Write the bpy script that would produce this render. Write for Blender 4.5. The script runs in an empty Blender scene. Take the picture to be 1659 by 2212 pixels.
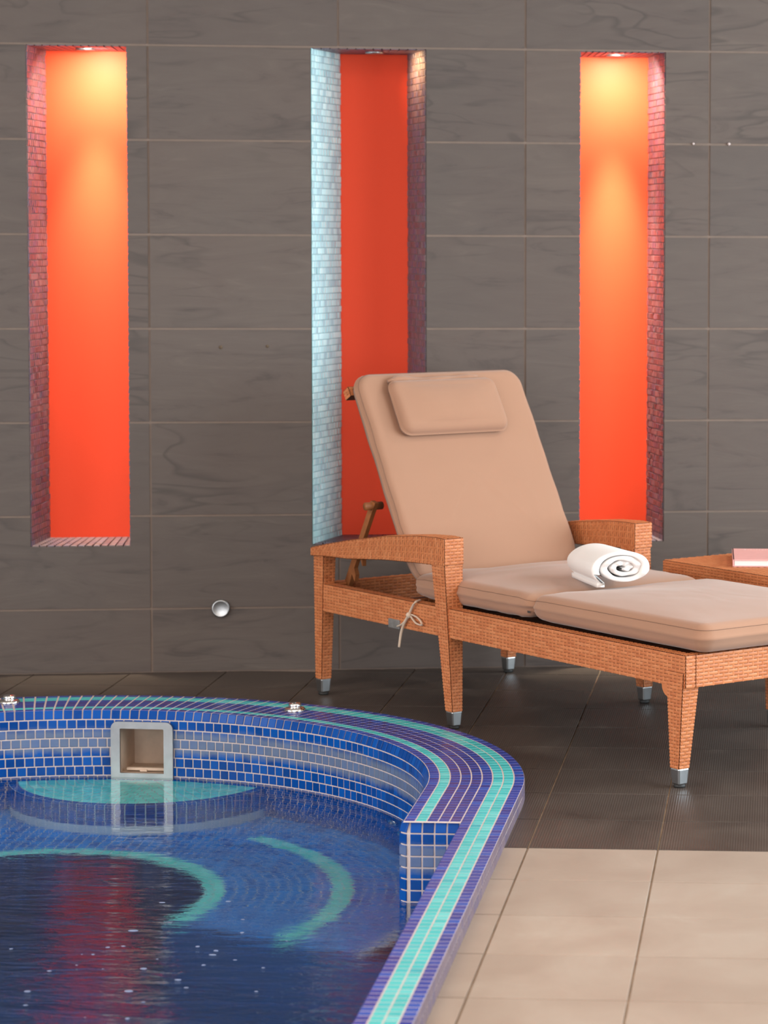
import bpy, bmesh, math, random
from mathutils import Vector, Matrix, noise
random.seed(7)
SC = bpy.context.scene
COL = SC.collection
PI = math.pi
rad = math.radians

# ------------------------------------------------------------------ camera
FPX, PPX, PPY = 5745.77, 1405.06, 859.61          # focal length and principal point in pixels of 1659 x 2212
YAW, PITCH, ROLL, CAMH = -0.0476, 0.06118, -0.00412, 1.41159
cd = bpy.data.cameras.new('camera'); cam = bpy.data.objects.new('camera', cd); COL.objects.link(cam)
cd.sensor_fit = 'HORIZONTAL'; cd.sensor_width = 36.0; cd.lens = FPX * 36.0 / 1659.0
cd.shift_x = (829.5 - PPX) / 1659.0
cd.shift_y = (PPY - 1106.0) / 1659.0
cd.clip_start = 0.05; cd.clip_end = 60
_f = Vector((math.sin(YAW) * math.cos(PITCH), math.cos(YAW) * math.cos(PITCH), -math.sin(PITCH)))
_r = Vector((math.cos(YAW), -math.sin(YAW), 0)); _d = _f.cross(_r)
_r2 = _r * math.cos(ROLL) + _d * math.sin(ROLL); _d2 = -_r * math.sin(ROLL) + _d * math.cos(ROLL)
M = Matrix((( _r2.x, -_d2.x, -_f.x, 0), (_r2.y, -_d2.y, -_f.y, 0), (_r2.z, -_d2.z, -_f.z, CAMH), (0, 0, 0, 1)))
cam.matrix_world = M
cd.dof.use_dof = True; cd.dof.focus_distance = 6.9; cd.dof.aperture_fstop = 6.8
SC.camera = cam

# ------------------------------------------------------------------ world, lights, exposure
w = bpy.data.worlds.new('world'); SC.world = w; w.use_nodes = True
w.node_tree.nodes['Background'].inputs[0].default_value = (0.75, 0.85, 1.0, 1)
w.node_tree.nodes['Background'].inputs[1].default_value = 0.6
vs = SC.view_settings
SC.display_settings.display_device = 'sRGB'
vs.view_transform = 'Standard'; vs.look = 'None'; vs.gamma = 1.0; vs.use_curve_mapping = False
vs.exposure = -0.3
SC.cycles.use_denoising = True
SC.cycles.max_bounces = 7; SC.cycles.transmission_bounces = 5; SC.cycles.diffuse_bounces = 3; SC.cycles.glossy_bounces = 3
SC.cycles.use_adaptive_sampling = True; SC.cycles.adaptive_threshold = 0.05
SC.cycles.caustics_refractive = True; SC.cycles.caustics_reflective = False
SC.cycles.sample_clamp_indirect = 8.0

def area_light(name, loc, target, sx, sy, power, color, spread=180):
    l = bpy.data.lights.new(name, 'AREA'); l.shape = 'RECTANGLE'; l.size = sx; l.size_y = sy
    l.energy = power; l.color = color; l.spread = rad(spread)
    o = bpy.data.objects.new(name, l); COL.objects.link(o); o.location = loc
    o.rotation_euler = (Vector(target) - Vector(loc)).to_track_quat('-Z', 'Y').to_euler()
    return o
# daylight through the glazing in the wall to the right and in the wall behind the viewer; ceiling panels over the hall
area_light('window_daylight', (3.40, 6.0, 1.45), (0, 6.0, 1.45), 5.4, 2.3, 430, (0.82, 0.94, 1.0))
area_light('window_daylight', (-1.6, -3.10, 1.45), (-1.6, 4.6, 1.45), 5.6, 2.3, 330, (0.98, 0.97, 0.96))
area_light('window_daylight', (-4.84, 4.0, 1.45), (0, 4.4, 1.2), 3.6, 2.0, 175, (0.98, 0.97, 0.96))
area_light('ceiling_panel_light', (-1.0, 4.4, 2.92), (-1.0, 4.4, 0), 3.4, 3.0, 70, (1.0, 0.82, 0.66))
area_light('ceiling_panel_light', (0.2, 0.8, 2.92), (0.2, 0.8, 0), 3.4, 3.0, 90, (1.0, 0.82, 0.66))

def spot_light(name, loc, target, power, color, cone, blend, size):
    l = bpy.data.lights.new(name, 'SPOT'); l.energy = power; l.color = color; l.spot_size = rad(cone); l.spot_blend = blend; l.shadow_soft_size = size
    o = bpy.data.objects.new(name, l); COL.objects.link(o); o.location = loc
    o.rotation_euler = (Vector(target) - Vector(loc)).to_track_quat('-Z', 'Y').to_euler()
spot_light('ceiling_spot', (1.55, 8.72, 2.85), (-0.55, 7.70, 0.35), 100, (1.0, 0.95, 0.88), 46, 0.5, 0.04)

# ------------------------------------------------------------------ material helpers
def new_mat(name):
    m = bpy.data.materials.new(name); m.use_nodes = True
    nt = m.node_tree; b = nt.nodes['Principled BSDF']
    return m, nt, b
def node(nt, t, **kw):
    n = nt.nodes.new(t)
    for k, v in kw.items(): setattr(n, k, v)
    return n
def rgba(c): return (c[0], c[1], c[2], 1)
def srgb(r, g, b):
    f = lambda v: (v / 255 / 12.92) if v / 255 <= 0.04045 else ((v / 255 + 0.055) / 1.055) ** 2.4
    return (f(r), f(g), f(b))
def ramp(nt, fac, stops):
    r = node(nt, 'ShaderNodeValToRGB'); el = r.color_ramp.elements
    while len(el) < len(stops): el.new(0.5)
    for e, (p, c) in zip(el, stops): e.position = p; e.color = rgba(c)
    nt.links.new(fac, r.inputs[0]); return r.outputs[0]
def mixc(nt, fac, a, b, mode='MIX'):
    n = node(nt, 'ShaderNodeMix', data_type='RGBA', blend_type=mode)
    if isinstance(fac, (int, float)): n.inputs[0].default_value = fac
    else: nt.links.new(fac, n.inputs[0])
    for v, i in ((a, 6), (b, 7)):
        if isinstance(v, tuple): n.inputs[i].default_value = rgba(v)
        else: nt.links.new(v, n.inputs[i])
    return n.outputs[2]
def math_n(nt, op, a, b=None, c=None):
    n = node(nt, 'ShaderNodeMath', operation=op)
    for i, v in enumerate((a, b, c)):
        if v is None: continue
        if isinstance(v, (int, float)): n.inputs[i].default_value = v
        else: nt.links.new(v, n.inputs[i])
    return n.outputs[0]
def noise_n(nt, scale, detail=4, rough=0.55, coord='Object', vec=None, dist=0.0):
    n = node(nt, 'ShaderNodeTexNoise'); n.inputs['Scale'].default_value = scale
    n.inputs['Detail'].default_value = detail; n.inputs['Roughness'].default_value = rough; n.inputs['Distortion'].default_value = dist
    if vec is None:
        tc = node(nt, 'ShaderNodeTexCoord'); vec = tc.outputs[coord]
    nt.links.new(vec, n.inputs['Vector']); return n.outputs['Fac']
def bump(nt, b, height, strength=0.3, dist=0.01):
    n = node(nt, 'ShaderNodeBump'); n.inputs['Strength'].default_value = strength; n.inputs['Distance'].default_value = dist
    nt.links.new(height, n.inputs['Height']); nt.links.new(n.outputs[0], b.inputs['Normal'])
def rnd(nt):
    """one random value per object and per loose piece"""
    oi = node(nt, 'ShaderNodeObjectInfo'); g = node(nt, 'ShaderNodeNewGeometry')
    return math_n(nt, 'FRACT', math_n(nt, 'ADD', oi.outputs['Random'], g.outputs['Random Per Island']))
def world_pos(nt, scale=(1, 1, 1), rotz=0.0):
    g = node(nt, 'ShaderNodeNewGeometry'); mp = node(nt, 'ShaderNodeMapping')
    mp.inputs['Scale'].default_value = scale; mp.inputs['Rotation'].default_value = (0, 0, rotz)
    nt.links.new(g.outputs['Position'], mp.inputs['Vector']); return mp.outputs[0]
def simple(name, col, rough=0.5, metal=0.0, var=0.0, scale=20, bmp=0.0, bscale=60, spec=0.5, sheen=0.0):
    m, nt, b = new_mat(name)
    b.inputs['Roughness'].default_value = rough; b.inputs['Metallic'].default_value = metal
    b.inputs['Specular IOR Level'].default_value = spec
    b.inputs['Sheen Weight'].default_value = sheen
    if var > 0:
        f = noise_n(nt, scale)
        nt.links.new(ramp(nt, f, [(0.3, tuple(c * (1 - var) for c in col)), (0.7, tuple(min(1, c * (1 + var)) for c in col))]), b.inputs['Base Color'])
    else: b.inputs['Base Color'].default_value = rgba(col)
    if bmp > 0: bump(nt, b, noise_n(nt, bscale, 3), bmp, 0.004)
    return m

WA = 0.16309                                        # the bench wall stands at a slight angle to the floor grid
WU = Vector((math.cos(WA), math.sin(WA), 0)); WN = Vector((-math.sin(WA), math.cos(WA), 0)); W0 = Vector((0, 8.73004, 0))
def wall_pt(u, dep, z): return W0 + WU * u + WN * dep + Vector((0, 0, z))

# --- slate wall tile
def m_slate():
    m, nt, b = new_mat('slate_tile')
    tc = node(nt, 'ShaderNodeTexCoord'); oi = node(nt, 'ShaderNodeObjectInfo')
    add = node(nt, 'ShaderNodeVectorMath', operation='MULTIPLY_ADD')
    nt.links.new(oi.outputs['Random'], add.inputs[0]); add.inputs[1].default_value = (37, 11, 53)
    g = node(nt, 'ShaderNodeNewGeometry'); nt.links.new(g.outputs['Position'], add.inputs[2])
    mp = node(nt, 'ShaderNodeMapping'); mp.inputs['Scale'].default_value = (1.3, 1.3, 7.0); mp.inputs['Rotation'].default_value = (0.0, 0.14, 0.0)
    nt.links.new(add.outputs[0], mp.inputs[0])
    n1 = noise_n(nt, 2.2, 7, 0.6, vec=mp.outputs[0], dist=1.6)
    n2 = noise_n(nt, 1.6, 3, 0.5, vec=add.outputs[0])
    c = ramp(nt, n1, [(0.28, srgb(76, 71, 69)), (0.42, srgb(94, 86, 82)), (0.62, srgb(99, 91, 86)), (0.8, srgb(111, 101, 94))])
    c = mixc(nt, math_n(nt, 'MULTIPLY', n2, 0.55), c, srgb(104, 88, 81))
    c = mixc(nt, math_n(nt, 'MULTIPLY', oi.outputs['Random'], 0.2), c, srgb(68, 66, 68))
    mp2 = node(nt, 'ShaderNodeMapping'); mp2.inputs['Scale'].default_value = (1.0, 1.0, 4.5); mp2.inputs['Rotation'].default_value = (0.0, -0.18, 0.0)
    nt.links.new(add.outputs[0], mp2.inputs[0])
    v = noise_n(nt, 2.4, 1.5, 0.45, vec=mp2.outputs[0], dist=1.1)
    vein = ramp(nt, v, [(0.44, (0, 0, 0)), (0.50, (1, 1, 1)), (0.53, (0, 0, 0))])
    gate = ramp(nt, noise_n(nt, 2.3, 2, 0.5, vec=add.outputs[0]), [(0.46, (0, 0, 0)), (0.62, (1, 1, 1))])
    c = mixc(nt, math_n(nt, 'MULTIPLY', math_n(nt, 'MULTIPLY', vein, gate), 0.42), c, srgb(60, 56, 55))
    nt.links.new(c, b.inputs['Base Color']); b.inputs['Roughness'].default_value = 0.55; b.inputs['Specular IOR Level'].default_value = 0.2
    bump(nt, b, n1, 0.12, 0.01)
    return m
M_SLATE = m_slate()
M_WGROUT = simple('wall_grout', srgb(122, 106, 96), 0.85, var=0.06, scale=30)
M_FGROUT = simple('floor_grout', srgb(152, 132, 114), 0.85, var=0.25, scale=14)

def m_floor(name, cols, rough, ribs):
    m, nt, b = new_mat(name)
    r = rnd(nt); p = world_pos(nt)
    n1 = noise_n(nt, 4.0, 6, 0.6, vec=p, dist=0.6); n2 = noise_n(nt, 60, 4, 0.7, vec=p)
    c = ramp(nt, n1, [(0.3, cols[0]), (0.55, cols[1]), (0.75, cols[2])])
    c = mixc(nt, math_n(nt, 'MULTIPLY', r, 0.35), c, tuple(v * 0.72 for v in cols[1]))
    c = mixc(nt, math_n(nt, 'MULTIPLY', ramp(nt, n2, [(0.62, (0, 0, 0)), (0.72, (1, 1, 1))]), 0.12), c, srgb(170, 160, 150))
    nt.links.new(c, b.inputs['Base Color']); b.inputs['Specular IOR Level'].default_value = 0.12
    rr = math_n(nt, 'MULTIPLY_ADD', n1, 0.18, rough - 0.09); nt.links.new(rr, b.inputs['Roughness'])
    if ribs:
        wv = node(nt, 'ShaderNodeTexWave', wave_type='BANDS', bands_direction='X'); wv.inputs['Scale'].default_value = 52.0
        wv.inputs['Distortion'].default_value = 0.0; nt.links.new(p, wv.inputs['Vector'])
        bump(nt, b, math_n(nt, 'ADD', wv.outputs['Fac'], math_n(nt, 'MULTIPLY', n2, 0.5)), 0.35, 0.0012)
    else: bump(nt, b, n2, 0.12, 0.001)
    return m
M_DARK = m_floor('dark_floor_tile', (srgb(70, 61, 57), srgb(82, 73, 68), srgb(94, 85, 79)), 0.36, True)
M_BEIGE = m_floor('beige_floor_tile', (srgb(160, 142, 129), srgb(170, 153, 140), srgb(178, 164, 152)), 0.5, False)

def m_poolwall():
    m, nt, b = new_mat('pool_wall_tile')
    r = rnd(nt); p = world_pos(nt)
    n = noise_n(nt, 90, 3, 0.6, vec=p); n2 = noise_n(nt, 9, 3, 0.6, vec=p)
    blue = ramp(nt, r, [(0.0, (0.002, 0.032, 0.19)), (0.45, (0.003, 0.055, 0.30)), (0.8, (0.004, 0.085, 0.40)), (1.0, (0.002, 0.038, 0.24))])
    blue = mixc(nt, math_n(nt, 'MULTIPLY', n, 0.5), blue, (0.004, 0.09, 0.34))
    # a band of limescale left by an earlier water line
    sep = node(nt, 'ShaderNodeSeparateXYZ'); nt.links.new(p, sep.inputs[0])
    z = math_n(nt, 'ADD', sep.outputs[2], math_n(nt, 'MULTIPLY', math_n(nt, 'SUBTRACT', n2, 0.5), 0.035))
    z = math_n(nt, 'ADD', z, math_n(nt, 'MULTIPLY', math_n(nt, 'SUBTRACT', n, 0.5), 0.012))
    band = ramp(nt, math_n(nt, 'MULTIPLY_ADD', z, 6.0, 0.6), [(0.0, (0, 0, 0)), (0.14, (0, 0, 0)), (0.24, (0.8, 0.8, 0.8)), (0.50, (0.8, 0.8, 0.8)), (0.62, (0, 0, 0))])
    c = mixc(nt, math_n(nt, 'MULTIPLY', band, math_n(nt, 'MULTIPLY_ADD', n2, 0.6, 0.45)), blue, srgb(122, 132, 142))
    nt.links.new(c, b.inputs['Base Color']); b.inputs['Roughness'].default_value = 0.2
    b.inputs['Specular IOR Level'].default_value = 0.12
    bump(nt, b, noise_n(nt, 240, 2, 0.6, vec=p), 0.10, 0.002)
    return m
M_PWALL = m_poolwall()
def m_coping(name, stops, rough=0.3, streak=0.35, streakcol=(0.5, 0.7, 0.75)):
    m, nt, b = new_mat(name)
    r = rnd(nt); p = world_pos(nt)
    n = noise_n(nt, 110, 3, 0.6, vec=p)
    c = mixc(nt, math_n(nt, 'MULTIPLY', n, streak), ramp(nt, r, stops), streakcol)
    nt.links.new(c, b.inputs['Base Color']); b.inputs['Roughness'].default_value = rough
    b.inputs['Specular IOR Level'].default_value = 0.22
    bump(nt, b, noise_n(nt, 200, 2, 0.5, vec=p), 0.08, 0.002)
    return m
M_CBLUE = m_coping('coping_blue_tile', [(0, (0.012, 0.03, 0.22)), (0.35, (0.02, 0.055, 0.33)), (0.6, (0.035, 0.05, 0.26)), (0.8, (0.012, 0.085, 0.42)), (1, (0.03, 0.03, 0.19))], 0.22, 0.25, (0.06, 0.10, 0.36))
M_CVIOLET = m_coping('coping_violet_tile', [(0, (0.02, 0.03, 0.19)), (0.4, (0.015, 0.045, 0.27)), (0.7, (0.04, 0.035, 0.19)), (1, (0.015, 0.06, 0.33))], 0.22, 0.25, (0.06, 0.08, 0.28))
M_COUT = m_coping('coping_side_tile', [(0, srgb(98, 86, 104)), (0.5, srgb(118, 102, 112)), (1, srgb(84, 78, 110))], 0.4, 0.3, srgb(140, 122, 122))  # reflection of the beige floor mixed into the purple tile colour
M_CTURQ = m_coping('coping_turquoise_tile', [(0, (0.02, 0.40, 0.42)), (0.3, (0.05, 0.50, 0.50)), (0.55, (0.015, 0.42, 0.46)), (0.8, (0.13, 0.56, 0.56)), (1, (0.005, 0.34, 0.41))], 0.25, 0.3, (0.18, 0.58, 0.60))
M_PGROUT = simple('pool_grout', srgb(204, 188, 184), 0.8, var=0.08, scale=60)
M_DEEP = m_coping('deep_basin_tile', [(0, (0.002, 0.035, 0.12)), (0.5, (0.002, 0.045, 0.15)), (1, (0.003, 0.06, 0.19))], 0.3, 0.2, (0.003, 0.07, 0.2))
M_UGROUT = simple('basin_grout', srgb(170, 195, 210), 0.8)
M_LEDGE = m_coping('ledge_tile', [(0, (0.06, 0.62, 0.60)), (0.5, (0.12, 0.72, 0.70)), (1, (0.2, 0.80, 0.78))], 0.3, 0.2, (0.2, 0.8, 0.8))
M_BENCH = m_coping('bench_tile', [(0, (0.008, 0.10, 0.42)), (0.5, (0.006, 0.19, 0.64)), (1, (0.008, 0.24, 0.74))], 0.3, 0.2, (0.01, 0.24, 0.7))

def m_pearl(name, cols, rough=0.3, metal=0.0):
    m, nt, b = new_mat(name)
    r = rnd(nt)
    c = ramp(nt, r, [(0.0, cols[0]), (0.35, cols[1]), (0.7, cols[2]), (1.0, cols[3])])
    nt.links.new(c, b.inputs['Base Color']); b.inputs['Roughness'].default_value = rough; b.inputs['Metallic'].default_value = metal
    b.inputs['Specular IOR Level'].default_value = 0.7
    b.inputs['Coat Weight'].default_value = 0.25; b.inputs['Coat Roughness'].default_value = 0.3
    return m
M_PEARL = m_pearl('lilac_glass_mosaic', (srgb(78, 62, 70), srgb(98, 78, 84), srgb(72, 70, 94), srgb(108, 92, 96)), 0.45)
M_PEARL_SHEEN = m_pearl('painted_sheen_mosaic', (srgb(186, 232, 238), srgb(204, 246, 250), srgb(166, 212, 222), srgb(216, 252, 254)), 0.28, 0.0)  # bright window reflection put into the base colour of the lilac mosaic
M_NGROUT_SHEEN = simple('painted_sheen_grout', srgb(158, 190, 194), 0.8)  # grout paled along with the painted window reflection
M_NGROUT = simple('niche_grout', srgb(122, 104, 104), 0.8)
M_PANEL = simple('orange_red_panel', (0.95, 0.082, 0.033), 0.5, spec=0.12)
M_CHROME = simple('chrome', (0.82, 0.82, 0.82), 0.12, 1.0)
M_STEEL = simple('brushed_steel', (0.42, 0.43, 0.44), 0.36, 1.0, var=0.15, scale=12)
M_BLACK = simple('black_rubber', (0.02, 0.02, 0.02), 0.6)
M_PLASTIC = simple('beige_plastic', srgb(196, 172, 152), 0.45, var=0.12, scale=18)
M_GREYTAG = simple('grey_tag', srgb(120, 118, 116), 0.4, var=0.2, scale=60)
M_TEAK = simple('stained_wood', srgb(150, 92, 52), 0.5, var=0.2, scale=30)
M_PLASTER = simple('plaster', srgb(196, 186, 176), 0.9, var=0.04, scale=2)
M_GLASSFRAME = simple('window_frame_metal', srgb(150, 150, 150), 0.4, 0.6)

def m_wicker():
    m, nt, b = new_mat('woven_rattan')
    r = rnd(nt); tc = node(nt, 'ShaderNodeTexCoord')
    n = noise_n(nt, 7, 3, 0.6); n2 = noise_n(nt, 120, 2, 0.6)
    c = ramp(nt, r, [(0, srgb(186, 112, 70)), (0.5, srgb(200, 126, 80)), (1, srgb(210, 138, 92))])
    c = mixc(nt, math_n(nt, 'MULTIPLY', n, 0.5), c, srgb(190, 108, 66))
    c = mixc(nt, math_n(nt, 'MULTIPLY', n2, 0.18), c, srgb(140, 78, 46))
    nt.links.new(c, b.inputs['Base Color']); b.inputs['Roughness'].default_value = 0.45; b.inputs['Specular IOR Level'].default_value = 0.3
    return m
M_WICK = m_wicker()
M_WCORE = simple('rattan_core', srgb(96, 54, 32), 0.8)

def m_fabric(name, col, sc=900, wr=0.0):
    m, nt, b = new_mat(name)
    n = noise_n(nt, 5, 4, 0.55); n2 = noise_n(nt, sc, 2, 0.6)
    c = mixc(nt, math_n(nt, 'MULTIPLY', n, 0.35), col, tuple(v * 0.86 for v in col))
    nt.links.new(c, b.inputs['Base Color']); b.inputs['Roughness'].default_value = 0.9
    b.inputs['Sheen Weight'].default_value = 0.25; b.inputs['Specular IOR Level'].default_value = 0.2
    bump(nt, b, n2, 0.15, 0.001)
    return m
M_CUSH = m_fabric('tan_canvas', srgb(164, 124, 101))
M_SEAM = simple('seam_thread', srgb(138, 106, 88), 0.9)
M_TIE = m_fabric('cotton_tape', srgb(206, 184, 164))
M_TOWEL = simple('white_terry', srgb(232, 226, 223), 0.95, bmp=0.35, bscale=420, spec=0.1, sheen=0.4)
M_PINK = simple('pink_book_cloth', srgb(228, 168, 164), 0.6, var=0.03, scale=30)
M_PAGES = simple('book_pages', srgb(238, 228, 224), 0.8)
M_PALE = simple('pale_print', srgb(240, 208, 204), 0.6)

def m_water():
    m, nt, b = new_mat('pool_water')
    b.inputs['Base Color'].default_value = (0.86, 0.95, 1.0, 1); b.inputs['Roughness'].default_value = 0.0
    b.inputs['IOR'].default_value = 1.333; b.inputs['Transmission Weight'].default_value = 1.0
    p = world_pos(nt); pa = world_pos(nt, (0.42, 1.15, 1), 0.12); ps = world_pos(nt, (0.5, 1.6, 1), 0.25)
    a = noise_n(nt, 7.0, 3, 0.5, vec=pa, dist=0.6); c = noise_n(nt, 24.0, 4, 0.6, vec=ps, dist=0.8)
    sep = node(nt, 'ShaderNodeSeparateXYZ'); nt.links.new(p, sep.inputs[0])
    # rougher where the jets stir it up, calmer along the far wall
    k = node(nt, 'ShaderNodeMapRange'); k.inputs[1].default_value = 6.6; k.inputs[2].default_value = 4.8; k.inputs[3].default_value = 0.35; k.inputs[4].default_value = 3.2
    nt.links.new(sep.outputs[1], k.inputs[0])
    h = math_n(nt, 'ADD', math_n(nt, 'MULTIPLY', a, 0.9), math_n(nt, 'MULTIPLY', c, 0.35))
    h = math_n(nt, 'MULTIPLY', h, k.outputs[0])
    bump(nt, b, h, 1.0, 0.0045)
    return m
M_WATER = m_water()

# ------------------------------------------------------------------ mesh helpers
def link(name, me, mats, parent=None, smooth=False):
    for m in (mats if isinstance(mats, (list, tuple)) else [mats]): me.materials.append(m)
    o = bpy.data.objects.new(name, me); COL.objects.link(o)
    if parent: o.parent = parent
    if smooth:
        for p in me.polygons: p.use_smooth = True
    return o
class MB:
    def __init__(s): s.v = []; s.f = []; s.mi = []; s.sm = []
    def add(s, vs, fs, mi=0, smooth=False):
        k = len(s.v); s.v += [tuple(v) for v in vs]
        for f in fs: s.f.append(tuple(i + k for i in f)); s.mi.append(mi); s.sm.append(smooth)
    def box(s, a, b, mi=0, M=None):
        vs = [Vector((x, y, z)) for x in (a[0], b[0]) for y in (a[1], b[1]) for z in (a[2], b[2])]
        if M: vs = [M @ v for v in vs]
        s.add(vs, [(0, 1, 3, 2), (4, 6, 7, 5), (0, 4, 5, 1), (2, 3, 7, 6), (0, 2, 6, 4), (1, 5, 7, 3)], mi)
    def hexa(s, b4, t4, mi=0):
        """bottom and top quads (counter-clockwise seen from above)"""
        s.add(list(b4) + list(t4), [(3, 2, 1, 0), (4, 5, 6, 7), (0, 1, 5, 4), (1, 2, 6, 5), (2, 3, 7, 6), (3, 0, 4, 7)], mi)
    def lathe(s, prof, n=24, M=None, mi=0, smooth=True):
        vs = []; fs = []
        for r, z in prof:
            for i in range(n):
                a = 2 * PI * i / n; v = Vector((r * math.cos(a), r * math.sin(a), z)); vs.append(M @ v if M else v)
        for j in range(len(prof) - 1):
            for i in range(n):
                fs.append((j * n + i, j * n + (i + 1) % n, (j + 1) * n + (i + 1) % n, (j + 1) * n + i))
        fs.append(tuple(range((len(prof) - 1) * n, len(prof) * n))); fs.append(tuple(reversed(range(n))))
        s.add(vs, fs, mi, smooth)
    def tube(s, pts, r, n=8, mi=0, flat=None, closed=False):
        pts = [Vector(p) for p in pts]; vs = []; fs = []; up = Vector((0.13, 0.2, 1)).normalized()
        N = len(pts)
        for i, p in enumerate(pts):
            a = pts[(i - 1) % N] if (closed or i > 0) else p; c = pts[(i + 1) % N] if (closed or i < N - 1) else p
            t = (c - a).normalized()
            x = t.cross(up)
            if x.length < 1e-4: x = Vector((1, 0, 0))
            x.normalize(); y = t.cross(x)
            rr = r[i] if isinstance(r, (list, tuple)) else r
            for k in range(n):
                q = 2 * PI * k / n
                vs.append(p + x * rr * math.cos(q) + y * rr * (flat or 1.0) * math.sin(q))
        for i in range(N if closed else N - 1):
            for k in range(n):
                j = (i + 1) % N
                fs.append((i * n + k, i * n + (k + 1) % n, j * n + (k + 1) % n, j * n + k))
        if not closed: fs.append(tuple(reversed(range(n)))); fs.append(tuple(range((N - 1) * n, N * n)))
        s.add(vs, fs, mi, True)
    def mesh(s, name):
        me = bpy.data.meshes.new(name); me.from_pydata(s.v, [], s.f); me.update()
        if s.mi:
            me.polygons.foreach_set('material_index', s.mi); me.polygons.foreach_set('use_smooth', s.sm)
        me.validate(); return me
    def build(s, name, mats, parent=None): return link(name, s.mesh(name), mats, parent)
def tag(o, label=None, cat=None, group=None, kind=None):
    if label: o['label'] = label
    if cat: o['category'] = cat
    if group: o['group'] = group
    if kind: o['kind'] = kind
    return o
def empty(name, loc=(0, 0, 0), rz=0.0):
    o = bpy.data.objects.new(name, None); COL.objects.link(o); o.location = loc; o.rotation_euler = (0, 0, rz)
    o.empty_display_size = 0.1; return o
def bevel_obj(o, wd, seg=2):
    m = o.modifiers.new('edge', 'BEVEL'); m.width = wd; m.segments = seg; m.limit_method = 'ANGLE'; m.angle_limit = rad(40)
    return o
def tile_template(name, ch=0.12, hz=0.25):
    """unit tile: face at z = 0 up to z = 1, footprint 1 x 1, small chamfer"""
    c = ch / 2; b = MB()
    o = [(-.5, -.5), (.5, -.5), (.5, .5), (-.5, .5)]; i = [(x * (1 - c * 2), y * (1 - c * 2)) for x, y in o]
    b.add([(x, y, 0) for x, y in o] + [(x, y, 1 - hz) for x, y in o] + [(x, y, 1) for x, y in i],
          [(0, 1, 5, 4), (1, 2, 6, 5), (2, 3, 7, 6), (3, 0, 4, 7), (4, 5, 9, 8), (5, 6, 10, 9), (6, 7, 11, 10), (7, 4, 8, 11), (8, 9, 10, 11)])
    return b
TT = tile_template('tile')
def add_tile(mb, pos, ax, ay, az, sx, sy, sz, mi=0):
    mb.add([pos + ax * (v[0] * sx) + ay * (v[1] * sy) + az * (v[2] * sz) for v in TT.v], TT.f, mi)
TILE_ME = {}
def tile_obj(parent, mat, pos, ax, ay, az, sx, sy, sz, name='tile'):
    me = TILE_ME.get(mat.name)
    if me is None:
        me = TT.mesh('tile'); me.materials.append(mat); TILE_ME[mat.name] = me
    o = bpy.data.objects.new(name, me); COL.objects.link(o); o.parent = parent
    o.matrix_local = Matrix(((ax.x * sx, ay.x * sy, az.x * sz, pos.x), (ax.y * sx, ay.y * sy, az.y * sz, pos.y), (ax.z * sx, ay.z * sy, az.z * sz, pos.z), (0, 0, 0, 1)))
    return o
def sort_build(name_parent, tiles, n_single=300, stuff_name='tile_field', score=None):
    """tiles: (mat, pos, ax, ay, az, sx, sy, sz); the n_single that show largest become objects, the rest one mesh"""
    camp = Vector((0, 0, CAMH)); sc = []
    for t in tiles:
        d = t[1] - camp; dist = d.length; nrm = t[4]
        facing = max(0.0, -nrm.dot(d) / dist)
        yaw_ok = in_frame(t[1])
        sc.append((facing * t[5] * t[6] / dist ** 2 * (1 if yaw_ok else 0)) * (score(t) if score else 1))
    order = sorted(range(len(tiles)), key=lambda i: -sc[i])
    for i in order[:n_single]: tile_obj(name_parent, *tiles[i])
    rest = {}
    mats = []
    mb = MB()
    for i in order[n_single:]:
        t = tiles[i]
        if t[0] not in mats: mats.append(t[0])
        add_tile(mb, *t[1:], mi=mats.index(t[0]))
    if mb.f:
        o = mb.build(stuff_name, mats, name_parent); o['kind'] = 'stuff'
MI = M.inverted()
def pix(p):
    q = MI @ Vector(p)
    return (PPX + FPX * q.x / -q.z, PPY - FPX * q.y / -q.z)
def in_frame(p, mrg=5):
    x, y = pix(p); return -mrg < x < 1659 + mrg and -mrg < y < 2212 + mrg

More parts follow.
